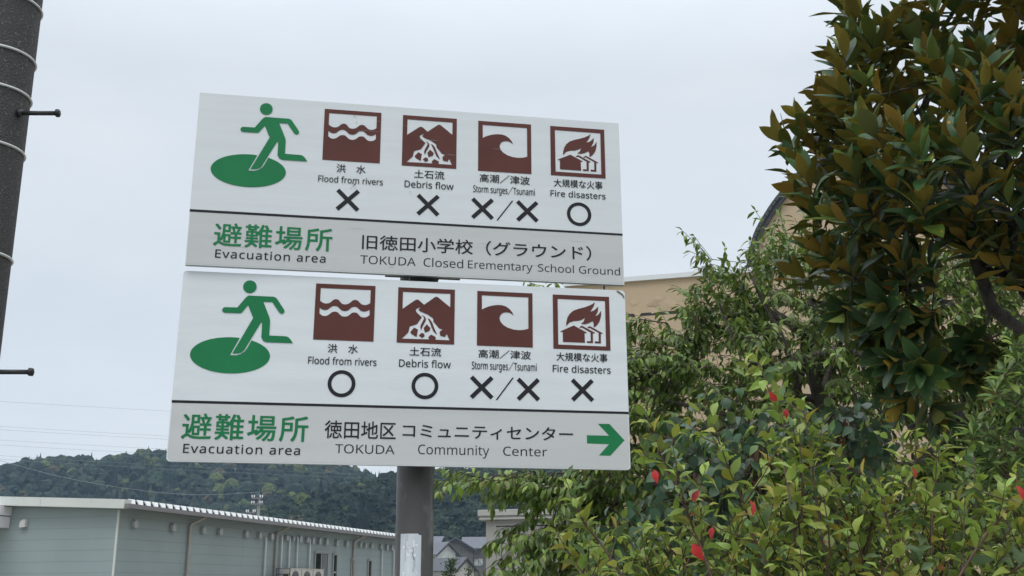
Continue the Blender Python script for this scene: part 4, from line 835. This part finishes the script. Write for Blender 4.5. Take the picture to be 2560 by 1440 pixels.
def cherry():
    rng = np.random.default_rng(33); Y0 = 8.6
    main = [(1480, 860), (1560, 815), (1600, 800), (1640, 840), (1700, 850), (1735, 800), (1760, 745), (1800, 700), (1870, 670), (1920, 630), (1990, 620), (2080, 630), (2250, 630), (2480, 590), (2700, 620), (2800, 1000), (2780, 1300), (2600, 1480), (2000, 1480), (1640, 1480), (1520, 1400), (1440, 1250), (1440, 1000)]
    arm1 = [(1140, 1195), (1250, 1180), (1420, 1170), (1500, 1200), (1500, 1280), (1350, 1255), (1250, 1225)]
    arm2 = [(1300, 1350), (1370, 1310), (1450, 1290), (1560, 1290), (1560, 1400), (1420, 1400), (1330, 1392), (1295, 1375)]
    arm3 = [(1390, 1430), (1480, 1390), (1560, 1400), (1560, 1480), (1400, 1480)]
    holes = [([(1750, 830), (1870, 825), (1850, 915), (1760, 915)], .96), ([(1570, 770), (1745, 770), (1700, 835), (1570, 795)], 1.0), ([(1440, 1250), (1700, 1330), (1640, 1480), (1440, 1480)], .45), ([(2180, 900), (2500, 900), (2500, 1150), (2180, 1150)], .35)]
    T = fill([main], Y0, 1.1, 1150, rng, 220., .08, holes)
    T = np.concatenate([T, fill([main], Y0 + .9, .5, 420, rng, 160., .08, [holes[0], holes[1]])])
    T = np.concatenate([T, fill([arm1], Y0 - .3, .45, 38, rng, 60., .09), fill([arm2], Y0 - .5, .45, 42, rng, 60., .09), fill([arm3], Y0 - .5, .4, 26, rng, 60., .09)])
    ed = [(1112, 1190), (1160, 1180), (1215, 1190), (1262, 1200), (1745, 612), (1768, 640), (1800, 660), (1722, 728), (1770, 690), (1815, 690), (1690, 840), (1660, 800), (1590, 790), (1625, 830), (1925, 575), (1960, 590), (1990, 575), (2020, 610), (1890, 640), (1860, 650), (1248, 1335), (1245, 1385), (1262, 1420), (1350, 1430), (1300, 1300), (1745, 770), (1775, 730), (1650, 880), (1705, 880), (1335, 712), (1360, 712), (1390, 715)]
    T = np.concatenate([T, np.array([at(x + 8, y + 8, Y0 - .3 + .5 * rng.uniform(-1, 1)) for x, y in ed])])
    bx = at(2080, 1440, Y0 + .2); b = empty('cherry_tree', (bx.x, bx.y, 0), 'mid green cherry tree with drooping leaves beside and below the sign', 'tree')
    tr = [(bx.x, bx.y, -.2), (bx.x, bx.y, .5), (bx.x - .03, bx.y, 1.1), (bx.x - .05, bx.y, 1.6), tuple(at(2060, 1180, Y0 + .1)), tuple(at(2060, 1000, Y0)), tuple(at(2020, 880, Y0))]
    nodes, par, tips = skeleton(tr, T, rng, .3, .07, .0)
    mb = MB(); wood(mb, nodes, par, .0032, .10, 2.3, 7)
    for pts, r0 in (([(2080, 1000), (2060, 960), (2090, 880), (2130, 800)], .03), ([(1960, 1050), (1830, 1040), (1700, 1010), (1600, 985), (1560, 960)], .022), ([(1870, 900), (1840, 860), (1815, 810), (1800, 760)], .018), ([(1700, 1120), (1640, 1060), (1590, 1030), (1530, 1000)], .02), ([(2000, 960), (1950, 830), (1910, 760), (1880, 690)], .024)):
        mb.tube([at(x, y, Y0 - .55 + .07 * k) for k, (x, y) in enumerate(pts)], [r0 * (1 - .14 * i) for i in range(len(pts))], 7, False)
    ctr = np.array(at(2060, 1050, Y0)); P, A, Nn, Sz, Tw = [], [], [], [], []
    for k in range(len(T)):
        tip = nodes[tips[k]]; prev = nodes[par[tips[k]]]; o = unit(tip - ctr)
        for q in range(2):
            d = unit(tip - prev) * .5 + o * .75 + np.array([0, 0, .22]) + rng.normal(0, .4, 3)
            spray_leaves(rng, P, A, Nn, Sz, Tw, tip - unit(d) * .14, d, rng.uniform(.24, .40), rng.integers(12, 17), .092)
    for pts in Tw: mb.tube([Vector(p) for p in pts[::3] + pts[-1:]], .0024, 3, False)
    mb.build('trunk', m_cbark, b)
    n = len(P); r2 = np.random.default_rng(6); col = vary(r2, (.125, .19, .038), n, .3, .12); y = r2.random(n) < .25; col[y] = vary(r2, (.225, .30, .055), y.sum(), .25); y = r2.random(n) < .02; col[y] = vary(r2, (.14, .12, .03), y.sum(), .2)
    lf = proto_leaf([(0, .02), (.15, .12), (.4, .185), (.65, .165), (.88, .065), (1, .004)], 5, .26, .22, .05)
    scatter('crown', lf, P, A, Nn, Sz, col, leaf_mat('cherry_leaf', .42, .25, .4), b)
cherry()

# --- light green shrub with a few red leaves (foreground right)
def shrub():
    rng = np.random.default_rng(44); Y0 = 3.15
    shoots = [[(1560, 1450), (1510, 1370), (1462, 1310), (1438, 1262)], [(1790, 1480), (1745, 1350), (1700, 1240), (1665, 1165), (1643, 1110)], [(1990, 1480), (1985, 1330), (1978, 1170), (1958, 1060), (1925, 985), (1895, 925)], [(1900, 1400), (1860, 1260), (1815, 1160), (1800, 1110)], [(2080, 1480), (2040, 1250), (2025, 1120), (2005, 1010)], [(2210, 1480), (2250, 1330), (2280, 1200), (2292, 1115)], [(2330, 1480), (2330, 1300), (2345, 1180), (2350, 1160)], [(2380, 1480), (2470, 1330), (2560, 1240), (2600, 1190)], [(2160, 1480), (2150, 1300), (2110, 1180), (2075, 1140)], [(2420, 1400), (2440, 1290), (2435, 1210)], [(1650, 1480), (1640, 1420), (1600, 1370)], [(2260, 1450), (2210, 1270), (2200, 1200)], [(2560, 1400), (2550, 1280), (2540, 1180)], [(1480, 1480), (1450, 1420), (1425, 1385)]]
    P, A, Nn, Sz, red = [], [], [], [], []; mb = MB()
    gx = at(2150, 1440, Y0 + .1); b = empty('leafy_shrub', (gx.x, gx.y, 0), 'yellow green foreground shrub with reddish stems and a few scarlet leaves', 'shrub')
    def leaves(pts, n, s0=.0, size=.061):
        pts = [np.array(p) for p in pts]; seg = [np.linalg.norm(q - p) for p, q in zip(pts, pts[1:])]; tot = sum(seg); ph = rng.uniform(0, 6)
        for i in range(n):
            s = (s0 + (1 - s0) * (i + .5) / n) * tot; k = 0
            while k < len(seg) - 1 and s > seg[k]: s -= seg[k]; k += 1
            p = pts[k] + (pts[k + 1] - pts[k]) * min(1, s / seg[k]); d = unit(pts[k + 1] - pts[k]); e1 = unit(np.cross(d, [.2, 1, .1])); e2 = np.cross(d, e1); a = ph + i * 2.4
            r_ = e1 * cos(a) + e2 * sin(a); f = (i + .5) / n; th = rad(68 - 38 * f + rng.uniform(-14, 14))
            ax = d * cos(th) + r_ * sin(th) + np.array([0, 0, -.22 + .2 * f]) + rng.normal(0, .12, 3)
            P.append(p + r_ * .004); A.append(ax); Nn.append(d * .9 - r_ * .35 + np.array([0, 0, .4]) + rng.normal(0, .25, 3)); Sz.append(size * rng.uniform(.6, 1.15) * (1 - .35 * max(0, f - .8) / .2))
    def twig(pts, r0): mb.tube([Vector(p) for p in pts], [r0 * (1 - .6 * i / (len(pts) - 1)) for i in range(len(pts))], 5, False)
    wood_pts = []
    for k, px in enumerate(shoots):
        Y = Y0 + rng.uniform(-.25, .25); pts = [at(x, y, Y + .03 * i) for i, (x, y) in enumerate(px)]; pts = [np.array(p) for p in smooth([tuple(p) for p in pts], 4)][:4 * (len(pts) - 1) + 1]
        twig(pts, .0045); leaves(pts, int(10 + 26 * sum(np.linalg.norm(q - p) for p, q in zip(pts, pts[1:]))), .12); wood_pts += pts
        for i in range(2, len(pts) - 2):
            if rng.random() < .75:
                d = unit(pts[i + 1] - pts[i]) * .7 + rng.normal(0, .5, 3) + [0, 0, .15]; ln = rng.uniform(.07, .2); q = [pts[i], pts[i] + unit(d) * ln * .5, pts[i] + unit(d) * ln + [0, 0, .02]]; twig(q, .0022); leaves(q, rng.integers(5, 9), .2, .053)
    body = [(1440, 1500), (1450, 1400), (1560, 1385), (1640, 1350), (1700, 1300), (1760, 1310), (1830, 1300), (1900, 1190), (1950, 1110), (2020, 1130), (2120, 1240), (2220, 1270), (2290, 1220), (2400, 1290), (2560, 1270), (2750, 1250), (2800, 1600), (1440, 1600)]
    hol = [([(1770, 1300), (1880, 1270), (1890, 1420), (1780, 1440)], .5), ([(1560, 1300), (1640, 1300), (1640, 1400), (1560, 1400)], .7)]
    T = fill([body], Y0 + .12, .36, 330, rng, 120., .035, hol)
    for t in T:
        d = np.array([rng.normal(0, .45), rng.normal(0, .45) - .15, .75]); d = unit(d); ln = rng.uniform(.14, .30); q = [t - d * ln * .6, t - d * ln * .1 + rng.normal(0, .01, 3), t + d * ln * .4]
        twig(q, .003); leaves(q, rng.integers(8, 14), .05, .059)
    gb = [np.array((gx.x + rng.normal(0, .35), gx.y + rng.normal(0, .12) + .1, 0)) for _ in range(26)]
    for k, g in enumerate(gb):
        t = T[rng.integers(len(T))]; m_ = (g + t) / 2 + rng.normal(0, .06, 3); twig([g, m_, t], .009)
    mb.build('stem', m_twig, b); n = len(P); r2 = np.random.default_rng(8); A_ = np.array(A); P_ = np.array(P); Z_ = np.array(Sz); N_n = np.array(Nn)
    col = vary(r2, (.26, .34, .065), n, .32, .1); q = r2.random(n); y = q < .14; col[y] = vary(r2, (.36, .34, .06), y.sum(), .2); y = (q > .14) & (q < .34); col[y] = vary(r2, (.11, .17, .065), y.sum(), .2)
    lf = proto_leaf([(0, .02), (.14, .13), (.36, .235), (.6, .22), (.82, .10), (.95, .02), (1, .003)], 6, .26, .34, .16); lm = leaf_mat('soft_green_leaf', .45, .3, .4)
    redq = np.zeros(n, bool); redq[r2.choice(n, 15, replace=False)] = True
    for x, y, s in ((1735, 1385, .075), (1880, 1277, .06), (1640, 1200, .055), (1945, 1030, .05), (1787, 1343, .05), (2285, 1195, .045), (2545, 1240, .06), (1968, 1048, .04), (1735, 1278, .05)):
        P_ = np.concatenate([P_, [np.array(at(x - 4, y - 26, Y0 - .33))]]); A_ = np.concatenate([A_, [[rng.uniform(-.6, .6), -.25, rng.choice([-1, -1, .6])]]]); N_n = np.concatenate([N_n, [[rng.uniform(-.7, .7), -.8, .5]]]); Z_ = np.append(Z_, s); col = np.concatenate([col, [[0, 0, 0]]]); redq = np.append(redq, True)
    scatter('foliage', lf, P_[~redq], A_[~redq], N_n[~redq], Z_[~redq], col[~redq], lm, b)
    k = redq.sum(); rc = vary(r2, (.44, .035, .032), k, .3, .1); rc[:9] = vary(r2, (.36, .13, .05), 9, .2)
    m_red = leaf_mat('scarlet_leaf', .45, .3, .4); ix = np.nonzero(redq)[0]
    for i, c in zip(ix, rc): scatter('red_leaf', lf, P_[i:i + 1], A_[i:i + 1], N_n[i:i + 1], Z_[i:i + 1] * .66, c[None], m_red, b)
shrub()

# --- round-leaved climber-like shrub between cherry and foreground
def round_shrub():
    rng = np.random.default_rng(55); Y0 = 5.9
    polys = [[(1640, 1190), (1700, 1080), (1780, 1040), (1900, 1040), (1960, 1060), (2080, 1040), (2170, 1020), (2230, 1140), (2180, 1260), (2000, 1300), (1850, 1290), (1740, 1330), (1700, 1480), (1600, 1480), (1600, 1300)]]
    T = fill(polys, Y0, .4, 150, rng, 120., .07, [([(1830, 1130), (1960, 1110), (1960, 1280), (1840, 1280)], .8)])
    gx = at(1900, 1440, Y0 + .1); b = empty('round_leaf_shrub', (gx.x, gx.y, 0), 'dull bluish green shrub with round leaves between the cherry and the yellow green shrub', 'shrub')
    tr = [(gx.x, gx.y, -.1), (gx.x, gx.y, .5), (gx.x + .03, gx.y, 1.0), (gx.x, gx.y, 1.45)]; nodes, par, tips = skeleton(tr, T, rng, .2, .08); mb = MB(); wood(mb, nodes, par, .0025, .03, 2.3, 6)
    P, A, Nn, Sz = [], [], [], []
    for k in range(len(T)):
        tip = nodes[tips[k]]
        for i in range(rng.integers(7, 12)):
            p = tip + rng.normal(0, .085, 3); P.append(p); A.append(np.array([rng.normal(0, .6), rng.normal(0, .6), -.8])); Nn.append(np.array([rng.normal(0, .5), -.55 + rng.normal(0, .5), .8])); Sz.append(rng.uniform(.05, .085)); mb.tube([Vector(tip), Vector((tip + p) / 2 + np.array([0, 0, .02])), Vector(p)], .0011, 3, False)
    mb.build('stem', m_btwig, b); n = len(P); r2 = np.random.default_rng(9); col = vary(r2, (.052, .105, .05), n, .3, .12); y = r2.random(n) < .12; col[y] = vary(r2, (.11, .17, .04), y.sum(), .2)
    lf = proto_leaf([(0, .10), (.12, .30), (.35, .44), (.6, .40), (.82, .20), (.94, .06), (1, .004)], 6, .12, .16, .05); scatter('foliage', lf, P, A, Nn, Sz, col, leaf_mat('round_leaf', .36, .2, .5), b)
    P, A, Nn, Sz = [], [], [], []
    for x, y, w, h, c in ((1905, 1180, 40, 75, 120), (2090, 1090, 22, 60, 70), (1750, 1210, 30, 30, 40)):
        for i in range(c):
            P.append(np.array(at(x + rng.normal(0, w * .5), y - h + rng.uniform(0, 2 * h), Y0 - .1 + rng.normal(0, .12)))); A.append([rng.normal(0, .35), rng.normal(0, .3), -1]); Nn.append([rng.normal(0, .5), -1, .2]); Sz.append(rng.uniform(.07, .13))
    lf = proto_leaf([(0, .02), (.3, .09), (.7, .07), (1, .004)], 4, .2, .3, .2); scatter('dry_leaf', lf, P, A, Nn, Sz, vary(r2, (.085, .052, .028), len(P), .35, .1), leaf_mat('dry_brown_leaf', .8, .15, .2), b)['kind'] = 'stuff'
round_shrub()

# --- whorled-leaf shrub at the right edge
def whorl_shrub():
    rng = np.random.default_rng(66); Y0 = 4.5
    poly = [(2490, 905), (2530, 850), (2600, 820), (2800, 860), (2900, 1100), (2850, 1400), (2500, 1400), (2400, 1330), (2385, 1230), (2440, 1170), (2400, 1100), (2440, 1060), (2480, 1080), (2510, 1020), (2470, 960)]
    T = fill([poly], Y0, .4, 150, rng, 120., .06); gx = at(2680, 1440, Y0 + .1)
    T = np.concatenate([T, np.array([at(x, y, Y0 - .2) for x, y in ((2545, 905), (2515, 935), (2470, 1085), (2430, 1100), (2500, 1110), (2540, 1010), (2455, 1205), (2410, 1215), (2520, 1180), (2490, 980))])])
    b = empty('whorled_shrub', (gx.x, gx.y, 0), 'fresh green shrub with narrow whorled leaves at the right edge under the magnolia', 'shrub')
    tr = [(gx.x, gx.y, -.1), (gx.x, gx.y, .5), (gx.x - .03, gx.y, 1.0), (gx.x - .05, gx.y, 1.5)]; nodes, par, tips = skeleton(tr, T, rng, .18, .08); mb = MB(); wood(mb, nodes, par, .003, .04, 2.3, 6); P, A, Nn, Sz = [], [], [], []
    for k in range(len(T)):
        tip = nodes[tips[k]]; d = unit(np.array([rng.normal(-.1, .35), rng.normal(-.2, .3), .9])); e1 = unit(np.cross(d, rng.normal(0, 1, 3))); e2 = np.cross(d, e1); ph = rng.uniform(0, 6); nl = rng.integers(12, 18)
        for i in range(nl):
            f = i / nl; th = rad(22 + 72 * f); a = ph + 2.4 * i; r_ = e1 * cos(a) + e2 * sin(a); P.append(tip + d * (.03 - .07 * f)); A.append(d * cos(th) + r_ * sin(th) + [0, 0, -.12 * f]); Nn.append(d * sin(th) - r_ * cos(th)); Sz.append(rng.uniform(.07, .11) * (.6 + .5 * f))
    mb.build('stem', m_btwig, b); n = len(P); r2 = np.random.default_rng(10); col = vary(r2, (.095, .155, .04), n, .3, .1); y = r2.random(n) < .28; col[y] = vary(r2, (.21, .29, .06), y.sum(), .2)
    lf = proto_leaf([(0, .02), (.25, .07), (.6, .14), (.85, .12), (.96, .05), (1, .005)], 5, .14, .2, .05); scatter('foliage', lf, P, A, Nn, Sz, col, leaf_mat('whorled_leaf', .38, .2, .5), b)
whorl_shrub()

# --- small clipped trees in the house gardens
def garden_tree(px, py, top, Y, w, label, seed, dense):
    rng = np.random.default_rng(seed); tp = at(px, top, Y); bs = (tp.x, tp.y, 0); b = empty('garden_pine', bs, label, 'tree', 'garden trees before the storehouse'); mb = MB(); mb.tube([Vector(bs), Vector((tp.x + .1, tp.y, tp.z * .5)), tp], [.09, .07, .03], 6, False)
    P, A, Nn, Sz = [], [], [], []
    for k in range(9):
        z = tp.z * (.45 + .55 * k / 8); c = np.array([tp.x + rng.normal(0, w * .45) * (1.15 - k / 9), tp.y + rng.normal(0, w * .4), z]); mb.tube([Vector((tp.x, tp.y, z - .15)), Vector(c)], .02, 4, False)
        for i in range(dense): P.append(c + rng.normal(0, 1, 3) * [w * .30, w * .30, .10]); A.append(rng.normal(0, 1, 3) + [0, 0, .6]); Nn.append(rng.normal(0, 1, 3)); Sz.append(rng.uniform(.10, .2))
    mb.build('trunk', m_bark, b); scatter('crown', proto_leaf([(0, .1), (.5, .3), (1, .05)], 2), P, A, Nn, Sz, vary(rng, (.05, .075, .02), len(P), .35), leaf_mat('pine_needles', .7, .1, .2), b)
garden_tree(1126, 1440, 1402, 88, .75, 'cloud pruned garden pine against the storehouse roof', 1, 90)
garden_tree(1171, 1440, 1421, 88, .6, 'thin sparse garden tree before the cream storehouse wall', 2, 26)
# ------------------------------------------------------------------ air
mb = MB(); mb.box(Vector((0, 0, 0)), X3, Y3, Z3, -420, 420, -60, 780, -1.5, 150)
hz = mb.build('haze', []); hm = bpy.data.materials.new('pale_air'); hm.use_nodes = True; t = hm.node_tree; t.nodes.clear()
o_ = t.nodes.new('ShaderNodeOutputMaterial'); v_ = t.nodes.new('ShaderNodeVolumePrincipled'); v_.inputs['Color'].default_value = (.52, .74, 1.0, 1); v_.inputs['Density'].default_value = .00021; v_.inputs['Anisotropy'].default_value = .2
t.links.new(v_.outputs[0], o_.inputs['Volume']); hz.data.materials.append(hm); tag(hz, kind='stuff')
